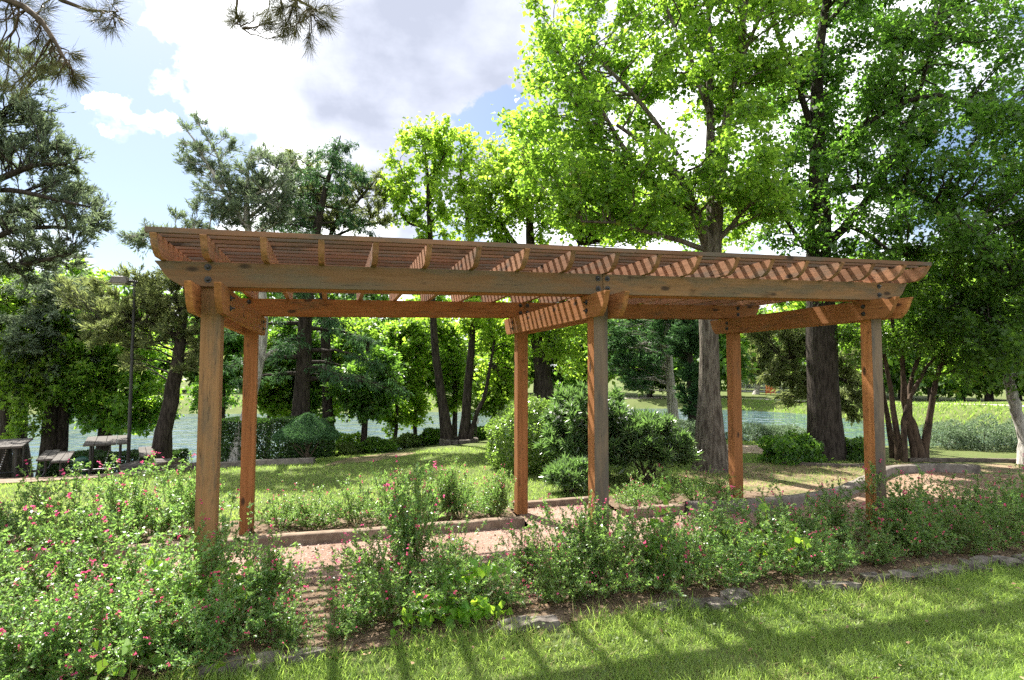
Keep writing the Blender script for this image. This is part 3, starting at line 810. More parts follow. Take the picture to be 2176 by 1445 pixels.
# deodar cedar with drooping tiers
d6 = 16.0
top = at(722, 292, d6)
tr = [np.r_[p_[:3], p_[3]] for p_ in rooted(640, d6, [(641, 880, .22), (643, 760, .2), (650, 640, .17), (665, 520, .13), (690, 400, .08), (712, 330, .045), (724, 288, .012)], .25)]
r = np.random.default_rng(18)
tk = resample(smooth_poly(np.array(tr), 20), 60)
lims, env = [], []
for k in range(40):
    u = .26 + .72 * k / 39
    p0 = tk[int(u * 59)]; ang = k * 2.4 + r.normal(0, .2); ln = (1 - u) ** .75 * 2.9 + .35; ln *= r.uniform(.75, 1.1)
    dv = V3(math.cos(ang), math.sin(ang), 0)
    pts = []
    for m_ in range(6):
        f = m_ / 5; pts.append(np.r_[p0[:3] + dv * ln * f + V3(0, 0, .25 * ln * (f * .6 - f * f * 1.15)), max(.006, p0[3] * .35 * (1 - f))])
    lims.append(pts)
    for m_ in (2, 3, 4, 5):
        c = pts[m_][:3] + V3(0, 0, -.05); env.append((c, V3(.22, .22, .10) * (1 + .5 * ln / 2.9)))
for py_, rr in ((300, .14), (320, .24), (345, .34), (375, .42)): env.append((at(722 - (py_ - 300) * .12, py_, d6), V3(rr, rr, .12)))
make_tree('cedar_tree', 'dark conifer with drooping tiered branches and pointed top behind the left bay', [tr] + lims, env, 280, 30000, (.11, .022), M['leaf_deodar'], M['bark_dark'], 18, rc=.32, style='weep', ntw=8, mind=.12, droop=.5, bthick=.7)

# junipers
d7 = 14.6
s = rooted(503, d7, [(520, 905, .13), (534, 850, .125), (548, 790, .12), (562, 715, .12), (566, 660, .115), (556, 600, .105), (535, 535, .095), (520, 480, .085), (521, 410, .06), (527, 350, .03), (535, 310, .015)], .15)
lim = [PL([(520, 480, .05), (490, 430, .045), (460, 380, .04), (425, 320, .03), (395, 275, .012)], d7, -.4), PL([(500, 450, .04), (470, 340, .035), (420, 260, .02)], d7, .4),
       PL([(520, 470, .05), (570, 430, .045), (600, 380, .03), (630, 340, .015)], d7, .4), PL([(525, 540, .05), (450, 500, .045), (380, 490, .035), (310, 500, .02)], d7, -.6),
       PL([(521, 430, .04), (560, 400, .03), (590, 440, .02)], d7, -.5)]
env = [E(400, 300, d7, 30, 35, .5), E(425, 275, d7, 14, 28, .3), E(440, 350, d7, 40, 50, .7), E(480, 300, d7, 20, 30, .4), E(480, 420, d7, 60, 55, .9), E(540, 380, d7, 50, 55, .9), E(570, 330, d7, 35, 20, .6), E(590, 420, d7, 50, 50, .9), E(540, 460, d7, 90, 30, .9),
       E(400, 480, d7, 40, 30, .6), E(305, 505, d7, 28, 38, .5), E(350, 520, d7, 40, 25, .5), E(415, 420, d7, 22, 30, .4)]
make_tree('juniper_tree', 'wispy juniper with a pale bare lower trunk behind the left posts', [s] + lim, env, 125, 23000, (.12, .022), M['leaf_juniper_blue'], M['bark_pale'], 19, rc=.26, style='juniper', ntw=9, bthick=.8, mind=.16,
          stubs=[resample(np.array(PL([(560, 765, .05), (575, 748, .045), (592, 742, .03)], d7)), 5)])
d8 = 17.5
s = rooted(700, d8, [(695, 800, .14), (690, 640, .12), (676, 520, .1), (673, 480, .09), (672, 420, .07), (660, 370, .04), (652, 330, .015)], .16)
lim = [PL([(690, 540, .07), (700, 490, .06), (740, 440, .05), (790, 400, .03), (805, 370, .012)], d8, -.4), PL([(673, 450, .04), (630, 410, .03), (610, 370, .015)], d8, .3), PL([(695, 510, .05), (760, 480, .04), (830, 470, .02)], d8, .5)]
env = [E(640, 370, d8, 45, 45, .8), E(690, 430, d8, 70, 50, 1.2), E(760, 440, d8, 60, 45, 1.2), E(800, 400, d8, 24, 36, .5), E(740, 380, d8, 35, 40, .7), E(820, 460, d8, 40, 22, .7), E(700, 475, d8, 130, 22, 1.0), E(620, 440, d8, 40, 40, .8)]
make_tree('juniper_tree', 'olive green juniper rising behind the left end of the pergola roof', [s] + lim, env, 95, 18000, (.13, .026), M['leaf_juniper'], M['bark_dark'], 20, rc=.3, style='juniper', ntw=9, mind=.18)

# left conifer, trunk beyond the frame
d9 = 9.2
s = rooted(-190, d9, [(-180, 800, .19), (-160, 600, .17), (-150, 400, .14), (-120, 200, .09), (-60, 60, .05), (-20, -60, .02)], .22)
lim = [PL([(-155, 470, .07), (-60, 410, .06), (0, 385, .05), (40, 360, .045), (80, 340, .035), (140, 350, .02)], d9, -.2), PL([(-60, 410, .045), (20, 400, .04), (100, 420, .03), (190, 440, .015)], d9, -.6),
       PL([(-155, 560, .06), (-40, 510, .05), (40, 480, .04), (120, 480, .03), (200, 490, .012)], d9, .3), PL([(-150, 400, .06), (-60, 300, .05), (20, 230, .035), (80, 160, .02)], d9, .4),
       PL([(-160, 620, .06), (-40, 580, .05), (60, 560, .035), (150, 540, .02)], d9, -.3), PL([(-40, 510, .04), (30, 440, .03), (90, 440, .02)], d9, .8)]
env = [E(60, 160, d9, 55, 70, .6), E(20, 260, d9, 80, 60, .7), E(90, 240, d9, 40, 30, .4), E(60, 320, d9, 90, 45, .7), E(140, 340, d9, 60, 40, .6), E(80, 390, d9, 110, 40, .7), E(180, 430, d9, 45, 35, .5), E(110, 460, d9, 100, 35, .7), E(190, 490, d9, 35, 30, .4), E(60, 530, d9, 110, 40, .8),
       E(150, 535, d9, 60, 22, .5), E(-60, 400, d9, 90, 200, 1.0), E(30, 585, d9, 90, 40, .7), E(10, 100, d9, 30, 40, .5)]
make_tree('juniper_tree', 'big blue-green conifer filling the left edge against the sky', [s] + lim, env, 230, 36000, (.085, .018), M['leaf_juniper_blue'], M['bark_dark'], 21, rc=.2, style='juniper', ntw=9, bthick=.7, mind=.12)


def pine(name, label, stems, tips, seed, nneed, nl):
    r = np.random.default_rng(seed)
    base = stems[0][0][:3].copy(); base[2] += .15
    root = empty(name, base, label, 'tree')
    pts = []
    for i, s in enumerate(stems):
        q_ = smooth_poly(np.array(s, float), 16); pts.append(q_)
        if i: continue
        v, f = tubes(q_[None, :, :3], q_[None, :, 3], 12); link('trunk', mesh_np('trunk', v - base, f, M['bark_dark'], smooth=True), root)
    lp = np.concatenate([resample(p_, 40) for p_ in pts[1:]])
    br = [tubes(p_[None, :, :3], p_[None, :, 3], 7) for p_ in pts[1:]]
    P, Dn = [], []
    for c, n, sp in tips:
        for _ in range(n):
            e = c + r.normal(0, 1, 3) * sp
            a = lp[np.argmin(np.linalg.norm(lp[:, :3] - e, axis=1))][:3]
            b = bez(a, e, 6, -.05, .02, r); br.append(tubes(b[None], np.linspace(.009, .004, 6)[None], 4))
            dr = unit(b[-1] - b[-3])
            for k in range(nneed):
                t_ = r.random(); i0 = 3 + 2 * t_; ki = min(int(i0), 4)
                P.append(b[ki] + (b[ki + 1] - b[ki]) * (i0 - ki)); Dn.append(dr * .8 + r.normal(0, .45, 3) + V3(0, 0, -.25))
    v, f = merge(br); link('branches', mesh_np('branches', v - base, f, M['twig'], smooth=True), root)
    P = np.array(P); n = len(P)
    v, f = leaves(P, np.array(Dn), unit(r.normal(size=(n, 3))), r.uniform(.6, 1.1, n) * nl, np.full(n, .0042), .0)
    link('needles', mesh_np('needles', v - base, f, M['needle'], r.random(n)), root)


dp = 6.0
b = np.array(base_at(-560, 6.2))
stem = [np.r_[b - V3(0, 0, .15), .24], np.r_[b + V3(0, 0, 1), .2], np.r_[b + V3(.05, 0, 3), .18], np.r_[b + V3(.1, 0, 5.5), .15], np.r_[b + V3(.1, .1, 8), .08], np.r_[b + V3(.1, .1, 9.5), .03]]
k5 = b + V3(.1, 0, 5.0); k6 = b + V3(.1, 0, 6.2)
pine('pine_tree', 'long-needled pine with boughs hanging into the top of the sky', [stem,
     [np.r_[k5, .07]] + PL([(-150, -40, .045), (0, -10, .035), (95, 20, .03), (110, 90, .022), (140, 130, .012)], dp, -.2),
     [np.r_[k5 + V3(0, 0, .2), .06]] + PL([(-100, -110, .045), (60, -60, .03), (150, 30, .022), (200, 45, .012), (245, 25, .008)], dp, .2),
     [np.r_[k6, .08]] + PL([(-100, -330, .06), (200, -260, .05), (400, -150, .04), (520, -60, .03), (620, -10, .02), (660, 15, .012)], dp + .2, .4),
     PL([(500, -75, .02), (505, 0, .014), (500, 30, .010), (515, 60, .006)], dp + .5)],
     [(at(40, 60, dp), 12, .20), (at(20, 130, dp), 7, .14), (at(140, 130, dp), 7, .10), (at(160, 160, dp), 5, .07), (at(215, 35, dp), 8, .09), (at(100, 30, dp), 6, .16), (at(610, 20, dp + .5), 17, .13), (at(670, 35, dp + .5), 13, .11), (at(505, 35, dp + .5), 5, .05), (at(575, 40, dp + .5), 8, .09)], 22, 80, .21)

# ------------------------------------------------------------------ left: trees between the picnic tables and the lake
def simple_tree(name, label, px, d, path, rb, env, ncl, nl, leaf, lm, bmt, seed, rc=.55, style='broad', group=None, **kw):
    return make_tree(name, label, [rooted(px, d, path, rb)], env, ncl, nl, leaf, M[lm], M[bmt], seed, rc, style, group, **kw)


simple_tree('lakeside_tree', 'leafy lakeside tree with its trunk at the left edge', 14, 16.5, [(16, 900, .15), (8, 820, .14), (0, 720, .11), (-5, 620, .07)], .17, [E(20, 740, 16.3, 70, 80, 1.3), E(60, 820, 16, 60, 45, 1), E(-10, 640, 16.5, 80, 70, 1.3), E(40, 890, 16, 35, 30, .7)], 60, 13000, (.12, .07), 'leaf_bright', 'bark_dark', 31)
simple_tree('lakeside_tree', 'dark lakeside tree, left one of two straight trunks behind the picnic tables', 107, 16.8, [(107, 900, .17), (108, 820, .16), (110, 720, .13), (112, 620, .08)], .19, [E(120, 700, 16.5, 80, 80, 1.4), E(80, 800, 16.5, 70, 50, 1.2), E(130, 620, 16.5, 70, 50, 1.2)], 100, 26000, (.13, .03), 'leaf_juniper_blue', 'bark_dark', 32, rc=.34, style='weep', mind=.2)
simple_tree('lakeside_tree', 'dark lakeside tree, right one of two straight trunks behind the picnic tables', 134, 17.0, [(134, 900, .15), (136, 820, .14), (140, 720, .11), (150, 640, .07)], .17, [E(170, 720, 17, 60, 70, 1.2), E(190, 800, 17, 50, 50, 1.0), E(110, 860, 17, 40, 30, .8)], 45, 10000, (.12, .07), 'leaf_bright', 'bark_dark', 33)
simple_tree('lakeside_tree', 'bright lakeside tree leaning right behind the lamp post', 222, 17.5, [(226, 890, .17), (236, 830, .15), (246, 770, .13), (256, 690, .09), (262, 640, .05)], .2, [E(300, 830, 17.5, 70, 45, 1.1), E(240, 880, 17.5, 60, 32, .9), E(320, 880, 18, 50, 25, .8), E(190, 850, 18, 50, 40, .9), E(280, 760, 17.5, 70, 45, 1.1), E(250, 690, 17.5, 50, 50, 1.0)], 66, 16000, (.14, .10), 'leaf_bright', 'bark_dark', 34)
s = rooted(345, 14.6, [(352, 900, .18), (364, 840, .17), (376, 780, .15), (386, 720, .12), (392, 660, .09), (395, 600, .05)], .2)
lim = [PL([(386, 720, .05), (340, 690, .04), (280, 680, .03), (220, 700, .012)], 14.6, -.5), PL([(388, 690, .05), (350, 640, .04), (300, 610, .02)], 14.6, .3), PL([(384, 740, .05), (420, 700, .03), (450, 690, .015)], 14.6, .4)]
make_tree('juniper_tree', 'feathery juniper leaning right beside the left front post', [s] + lim, [E(300, 660, 14.4, 75, 45, 1), E(380, 630, 14.6, 55, 50, .9), E(250, 710, 14.4, 60, 35, .8), E(350, 710, 14.3, 60, 30, .8), E(430, 660, 14.6, 45, 45, .8), E(430, 760, 14.8, 40, 45, .7), E(310, 600, 14.8, 50, 20, .6), E(210, 660, 14.6, 50, 40, .7), E(170, 620, 14.8, 40, 30, .6), E(390, 570, 14.8, 40, 30, .6), E(270, 770, 14.5, 40, 20, .5)], 150, 36000, (.12, .024), M['leaf_juniper'], M['bark_dark'], 35, rc=.3, style='juniper', mind=.17)
simple_tree('lakeside_tree', 'green lakeside tree filling the gap between the two left posts', 470, 18.5, [(472, 860, .1), (478, 780, .09), (486, 700, .07), (490, 640, .04)], .12, [E(480, 760, 18.5, 55, 70, 1.1), E(450, 830, 18.5, 40, 40, .8), E(500, 690, 18.5, 50, 40, .9)], 45, 9000, (.13, .085), 'leaf_mid', 'bark_dark', 36)
simple_tree('lakeside_tree', 'shady tree with a dark crown towering at the far left', 55, 17.6, [(40, 850, .17), (44, 760, .14), (50, 660, .1), (55, 590, .06)], .2, [E(50, 640, 17.8, 110, 60, 1.6), E(170, 640, 17.8, 60, 40, 1.2), E(60, 760, 17.8, 120, 60, 1.4)], 95, 26000, (.14, .03), 'leaf_juniper', 'bark_dark', 37, rc=.36, style='weep', mind=.2)

# ------------------------------------------------------------------ middle distance: trees along the near shore
MID = [('slender tree with a bushy bright crown left of the cedar', 572, 18.5, .07, [(572, 790, 55, 60), (590, 860, 30, 30)], 'leaf_bright'),
       ('small bright tree just right of the cedar trunk', 706, 19.5, .08, [(715, 770, 65, 60), (700, 850, 35, 40), (760, 720, 50, 40)], 'leaf_bright'),
       ('short dark-stemmed tree with layered pale leaves by the dirt path', 775, 17.5, .09, [(770, 850, 60, 28), (800, 800, 55, 45), (740, 820, 40, 30)], 'leaf_mid'),
       ('thin many-leaved tree between the cedar and the triple trunk', 842, 20, .06, [(845, 800, 50, 70), (860, 720, 60, 50), (825, 880, 35, 30)], 'leaf_bright'),
       ('slim sunlit tree just left of the triple trunk', 882, 21, .07, [(885, 780, 45, 70), (900, 700, 50, 45), (880, 870, 30, 35)], 'leaf_yellow'),
       ('green tree between the stems of the triple trunk', 965, 21.5, .09, [(970, 740, 60, 60), (965, 830, 45, 50)], 'leaf_bright'),
       ('bushy tree right behind the triple trunk', 1062, 20, .09, [(1060, 790, 55, 55), (1080, 720, 50, 50), (1040, 860, 35, 30)], 'leaf_bright'),
       ('shaded tree with low dark foliage behind the round hedge', 1255, 21, .11, [(1260, 760, 70, 60), (1290, 700, 70, 50), (1230, 830, 45, 30)], 'leaf_mid'),
       ('dim shoreline tree behind the cedar branches', 622, 18.8, .10, [(630, 740, 80, 60), (660, 830, 50, 50)], 'leaf_mid')]
for k, (lb, px, d, rb, blobs, lm) in enumerate(MID):
    simple_tree('shoreline_tree', lb, px, d, [(px + 1, 880, rb * .9), (px + 4, 800, rb * .75), (px + 8, 720, rb * .5)], rb, [E(x, y, d, a, b_, max(.7, min(a, b_) * d / FOC)) for x, y, a, b_ in blobs], 42, 11500, (.125, .088), lm, 'bark_dark', 50 + k, rc=.5, group='trees along the near shore')
d = 19.0
s = rooted(1432, d, [(1428, 850, .15), (1420, 780, .14), (1415, 700, .12), (1420, 620, .08), (1425, 560, .04)], .17)
make_tree('juniper_tree', 'dark shaded juniper with a pale trunk left of the forked tree', [s], [E(1370, 730, d, 70, 60, 1.2), E(1330, 790, d, 60, 40, 1.0), E(1440, 690, d, 50, 60, 1.0), E(1390, 660, d, 60, 40, 1.0), E(1310, 720, d, 50, 50, .9)], 75, 20000, (.14, .032), M['leaf_deodar'], M['bark_pale'], 60, rc=.36, style='juniper', mind=.2)
d = 17.0
s = rooted(1470, d, [(1470, 860, .12), (1468, 780, .1), (1466, 700, .05)], .14)
make_tree('juniper_tree', 'narrow black-green juniper close behind the forked trunk', [s], [E(1468, 780, d, 28, 70, .6), E(1472, 860, d, 26, 50, .5), E(1455, 720, d, 45, 40, .7)], 45, 14000, (.12, .03), M['leaf_deodar'], M['bark_dark'], 61, rc=.3, style='juniper', mind=.17)
d = 16.2
s = rooted(1775, d, [(1772, 860, .13), (1768, 780, .12), (1765, 700, .09), (1760, 620, .05)], .15)
lim = [PL([(1767, 780, .06), (1720, 750, .05), (1670, 760, .03), (1640, 800, .015)], d, -.2), PL([(1766, 720, .05), (1710, 680, .04), (1650, 690, .02)], d, .3), PL([(1770, 800, .05), (1800, 810, .03), (1825, 850, .012)], d, -.2)]
make_tree('juniper_tree', 'shaggy olive juniper drooping beside the massive dark trunk', [s] + lim, [E(1660, 780, d, 45, 45, .7), E(1640, 715, d, 55, 40, .8), E(1690, 820, d, 30, 30, .5), E(1700, 720, d, 40, 60, .8), E(1655, 840, d, 22, 18, .4), E(1810, 850, d, 26, 35, .5), E(1800, 780, d, 30, 40, .6)], 80, 22000, (.12, .028), M['leaf_juniper'], M['bark_dark'], 62, rc=.3, style='weep', mind=.16, droop=.5)

# ------------------------------------------------------------------ far shore trees (three shapes, copied)
protos = []
for k, lm in enumerate(('leaf_mid', 'leaf_bright', 'leaf_dark')):
    b = base_at(1100 + k, 60)
    Zb = lambda h, x=0, y=0: b + V3(x, y, h)
    s = [np.r_[Zb(-.15), .3], np.r_[Zb(1), .25], np.r_[Zb(3), .2], np.r_[Zb(6), .1], np.r_[Zb(7.5), .04]]
    env = [(Zb(6.0), V3(3.4, 3.2, 3.0)), (Zb(3.0, 1.6), V3(2.6, 2.4, 2.2)), (Zb(2.8, -1.8), V3(2.5, 2.2, 2.2)), (Zb(8.6, .5), V3(2.2, 2, 1.7)), (Zb(2.2, 0, -1.2), V3(2.6, 1.5, 1.6))]
    protos.append(make_tree('far_tree', 'x', [s], env, 75, 11000, (.40, .30), M[lm], M['bark_dark'], 70 + k, rc=1.2, cat='tree'))
r = np.random.default_rng(9)
slots = [(px, r.uniform(58, 74)) for px in range(60, 1560, 120)] + [(1555, 74), (1590, 84), (1655, 80), (1700, 70), (1770, 64), (1850, 58), (1915, 54), (1980, 50), (2040, 48), (2100, 46), (2160, 45), (2230, 44)]
used = [False] * 3
for i, (px, d) in enumerate(slots):
    k = i % 3
    b = base_at(px, d); sc = r.uniform(1.0, 1.45); rz = r.uniform(0, 6.28)
    lb = f'{ORD[i]} tree from the left in the row across the lake'
    pr = protos[k]
    if not used[k]: root = pr; used[k] = True
    else:
        root = pr.copy(); COL.objects.link(root)
        for ch in pr.children:
            c = ch.copy(); COL.objects.link(c); c.parent = root
    root.location = b; root.rotation_euler = (0, 0, rz); root.scale = (sc,) * 3
    tag(root, lb, 'tree', 'trees across the lake')

# pale-trunked juniper across the lake
d = 64
s = rooted(1606, d, [(1608, 835, .28), (1612, 812, .25), (1613, 780, .18), (1612, 740, .1)], .3)
make_tree('juniper_tree', 'olive juniper with pale trunk standing across the lake by the fence', [s], [E(1612, 775, d, 28, 28, 1.3), E(1625, 745, d, 24, 24, 1.2), E(1600, 800, d, 20, 10, .8), E(1615, 715, d, 20, 22, 1.0)], 50, 9000, (.4, .10), M['leaf_juniper'], M['bark_pale'], 75, rc=.8, style='juniper', mind=.5)

# ------------------------------------------------------------------ hedges and bushes
def bush(name, label, base, shape_pts, n, leaf, lmat, seed, cat='bush', group=None, style='shell', stems=8, flowers=None, inner=.25, zc=.5):
    """shape_pts: callable(r, n) -> points on/in the volume and outward normals, local to the base"""
    r = np.random.default_rng(seed); root = empty(name, base, label, cat, group)
    P, N = shape_pts(r, n)
    T = []
    for k in range(stems):
        e = P[r.integers(len(P))] * V3(.8, .8, .85); a = V3(r.normal(0, .05), r.normal(0, .05), -.05)
        T.append(bez(a, e, 6, .1, .02, r))
    v, q_ = tubes(np.array(T), np.tile(np.linspace(.02, .006, 6), (stems, 1)), 5)
    tag(link('stems', mesh_np('stems', v, q_, M['twig'], smooth=True), root), kind='stuff')
    if style == 'shell': Dv = unit(r.normal(0, .8, P.shape) + N * .6 + V3(0, 0, .2)); NN = unit(N + r.normal(0, .55, P.shape))
    else: Dv = unit(N * .8 + r.normal(0, .55, P.shape) + V3(0, 0, .35)); NN = unit(V3(0, 0, .8) + r.normal(0, .6, P.shape))
    s = r.uniform(.7, 1.25, len(P)); v, f = leaves(P, Dv, NN, leaf[0] * s, leaf[1] * s)
    link('foliage', mesh_np('foliage', v, f, lmat, r.random(len(P))), root)
    if flowers:
        nf, sz, fm = flowers
        idx = r.choice(np.where(P[:, 2] > np.quantile(P[:, 2], .55))[0], nf); c = P[idx] * 1.03
        pp = np.repeat(c, 14, 0) + r.normal(0, sz * .9, (nf * 14, 3)); m_ = len(pp)
        v, f = leaves(pp, unit(r.normal(size=(m_, 3)) + V3(0, 0, .5)), unit(r.normal(size=(m_, 3)) + V3(0, 0, 1)), np.full(m_, sz), np.full(m_, sz * .7))
        link('flowers', mesh_np('flowers', v, f, fm, r.random(m_)), root)
    return root


def ell(rad, zc, lump=.06, fill=.3, pw=2.0, flat=None):
    def fn(r, n):
        u = unit(r.normal(size=(n, 3)))
        k = (np.abs(u) ** pw).sum(1) ** (-1 / pw); u = u * k[:, None]
        ph = r.uniform(0, 6, 6)
        bumps = 1 + lump * (np.sin(u[:, 0] * 7 + ph[0]) + np.sin(u[:, 1] * 8 + ph[1]) + np.sin(u[:, 2] * 9 + ph[2])) * .6
        t_ = np.where(r.random(n) < fill, r.random(n) ** .4, 1 - np.abs(r.normal(0, .05, n)))
        t_ = t_ * np.where(r.random(n) < .05, 1 + r.random(n) * .14, 1)
        P = u * (bumps * t_)[:, None] * np.array(rad); N = unit(u / np.array(rad))
        P = P + V3(0, 0, zc); ok = P[:, 2] > .02
        return P[ok], N[ok]
    return fn


b = base_at(1140, 11.9); b[2] = 0
bush('round_hedge', 'dense rounded clipped hedge left of the flowering oleander', b, ell((.90, .85, .80), .55, .07, .3, 2.6), 30000, (.055, .035), M['leaf_box'], 80, 'hedge')
b = base_at(1215, 12.6); b[2] = 0
bush('round_hedge', 'second rounded clipped hedge half hidden behind the middle post', b, ell((.6, .7, .66), .55, .09, .35, 2.3), 16000, (.055, .035), M['leaf_box'], 81, 'hedge')


def oleander(rad, zc):
    def fn(r, n):
        P, N = [], []
        for k in range(150):
            u = unit(r.normal(size=3)); u[2] = abs(u[2]) * .9 - .15; e = u * np.array(rad) * r.uniform(.65, 1.08) + V3(0, 0, zc)
            a = e * V3(.45, .45, .45); ax = unit(e - a)
            m_ = n // 150; t_ = 1 - r.random(m_) ** 1.6 * .6
            P.append(a + (e - a) * t_[:, None] + r.normal(0, .012, (m_, 3))); N.append(np.tile(ax, (m_, 1)) * .9 + r.normal(0, .55, (m_, 3)))
        P = np.concatenate(P); N = unit(np.concatenate(N)); ok = P[:, 2] > .03
        return P[ok], N[ok]
    return fn


b = base_at(1255, 10.9); b[2] = 0
bush('oleander_bush', 'large oleander bush with narrow leaves and white flowers behind the middle post', b, oleander((.9, .8, 1.25), .78), 19000, (.18, .03), M['leaf_oleander'], 82, 'bush', None, 'spray', 16, (80, .065, M['petal_white']))
b = base_at(1370, 10.7); b[2] = 0
bush('oleander_bush', 'oleander bush spreading right towards the forked trunk', b, oleander((.85, .75, .85), .55), 13000, (.18, .03), M['leaf_oleander'], 83, 'bush', None, 'spray', 14, (14, .06, M['petal_white']))
b = base_at(1215, 9.6); b[2] = 0
bush('oleander_bush', 'small low oleander between the two middle posts', b, oleander((.42, .4, .38), .25), 4500, (.13, .022), M['leaf_oleander'], 84, 'bush', None, 'spray', 8, (5, .04, M['petal_white']))


def boxy(sx, sy, sz, fill=.25):
    def fn(r, n):
        P = r.uniform(-1, 1, (n, 3)); ax = r.choice(3, n, p=[.2, .35, .45]); sg = np.sign(P[np.arange(n), ax]); sg[ax == 2] = 1
        N = np.zeros((n, 3)); N[np.arange(n), ax] = sg
        sh = r.random(n) > fill; P[sh, ax[sh]] = (sg * (1 - np.abs(r.normal(0, .03, n))))[sh]
        P = np.sign(P) * np.abs(P) ** .92
        P = P * np.array((sx, sy, sz / 2)) + V3(0, 0, sz / 2)
        P[:, 2] += .03 * np.sin(P[:, 0] * 5) ; return P, N
    return fn


b = base_at(585, 15.0)
h_ = bush('clipped_hedge', 'long dark clipped hedge in shade behind the left rear post', b, boxy(1.38, .55, 1.05), 26000, (.06, .035), M['leaf_hedge_shaded'], 85, 'hedge'); h_.rotation_euler = (0, 0, math.atan2(RGT[1], RGT[0]))
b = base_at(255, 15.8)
h_ = bush('clipped_hedge', 'low dark hedge running behind the picnic tables', b, boxy(1.6, .5, .6), 20000, (.06, .035), M['leaf_hedge_shaded'], 86, 'hedge'); h_.rotation_euler = (0, 0, math.atan2(RGT[1], RGT[0]) + .1)


def cap(r, n):
    a = r.uniform(0, 6.283, n); u = np.sqrt(r.random(n)); t_ = r.random(n)
    R_ = .70 * u; top = .60 + .50 * (1 - u ** 1.15); bot = .50 + .10 * (1 - u)
    z = np.where(t_ < .6, top - np.abs(r.normal(0, .015, n)), bot + (top - bot) * r.random(n))
    P = np.c_[R_ * np.cos(a), R_ * np.sin(a), z + .02 * np.sin(a * 5)]
    return P, unit(np.c_[np.cos(a) * .6, np.sin(a) * .6, np.where(t_ < .6, .8, .1)])


b = base_at(655, 13.3)
bush('mushroom_topiary', 'small topiary clipped like a mushroom cap on twisted stems', b, cap, 15000, (.045, .02), M['leaf_deodar'], 87, 'topiary', None, 'shell', 7)
b = base_at(1680, 12.9)
bush('ivy_bush', 'glossy low ivy bush at the left foot of the massive trunk', b, ell((.62, .5, .42), .16, .28, .65), 7000, (.08, .06), M['leaf_mid'], 88, 'bush')
b = base_at(1815, 13.3)
bush('ivy_bush', 'dark ivy bush between the massive trunk and the right front post', b, ell((.42, .4, .34), .12, .28, .65), 4500, (.07, .055), M['leaf_dark'], 89, 'bush')
for k, (px, d, sx, sz, lb) in enumerate(((2010, 15.5, .75, .5, 'silvery shrub just right of the slender multi-stemmed tree'), (2085, 15.2, .8, .55, 'silvery shrub in the middle of the right lakeside clump'), (2165, 15.0, .8, .5, 'silvery shrub at the right edge of the lakeside clump'),
                                         (1455, 16.5, .6, .45, 'silvery shrub left of the forked trunk by the water'), (1600, 17.5, .9, .35, 'pale shrub behind the wooden deck'), (1665, 17.2, .7, .35, 'pale shrub between the wooden deck and the ivy'))):
    b = base_at(px, d)
    bush('silver_shrub', lb, b, ell((sx, .5, sz), sz * .4, .16, .45), 6500, (.07, .022), M['leaf_silver'], 90 + k, 'shrub', 'silvery shrubs by the water', 'spray')
for k, (px, d, sx, sz, lb) in enumerate(((735, 16.5, .6, .22, 'low leafy plant left of the short dark-stemmed tree'), (800, 16.8, .55, .28, 'low leafy plant at the foot of the short dark-stemmed tree'), (870, 19.2, .6, .3, 'low bush left of the triple trunk'), (920, 19.4, .5, .35, 'dark bush just left of the stone ring'),
                                         (1020, 19.3, .6, .3, 'low bush right of the stone ring by the water'), (745, 18.5, .5, .5, 'bright bush at the water edge right of the topiary'), (690, 17, .45, .25, 'pale plant behind the mushroom topiary'))):
    b = base_at(px, d)
    bush('low_bush', lb, b, ell((sx, .5, sz), sz * .35, .14, .5), 4500, (.08, .05), M[('leaf_cover', 'leaf_mid', 'leaf_cover', 'leaf_dark', 'leaf_mid', 'leaf_bright', 'leaf_cover')[k]], 100 + k, 'bush', 'low bushes along the near shore', 'spray')

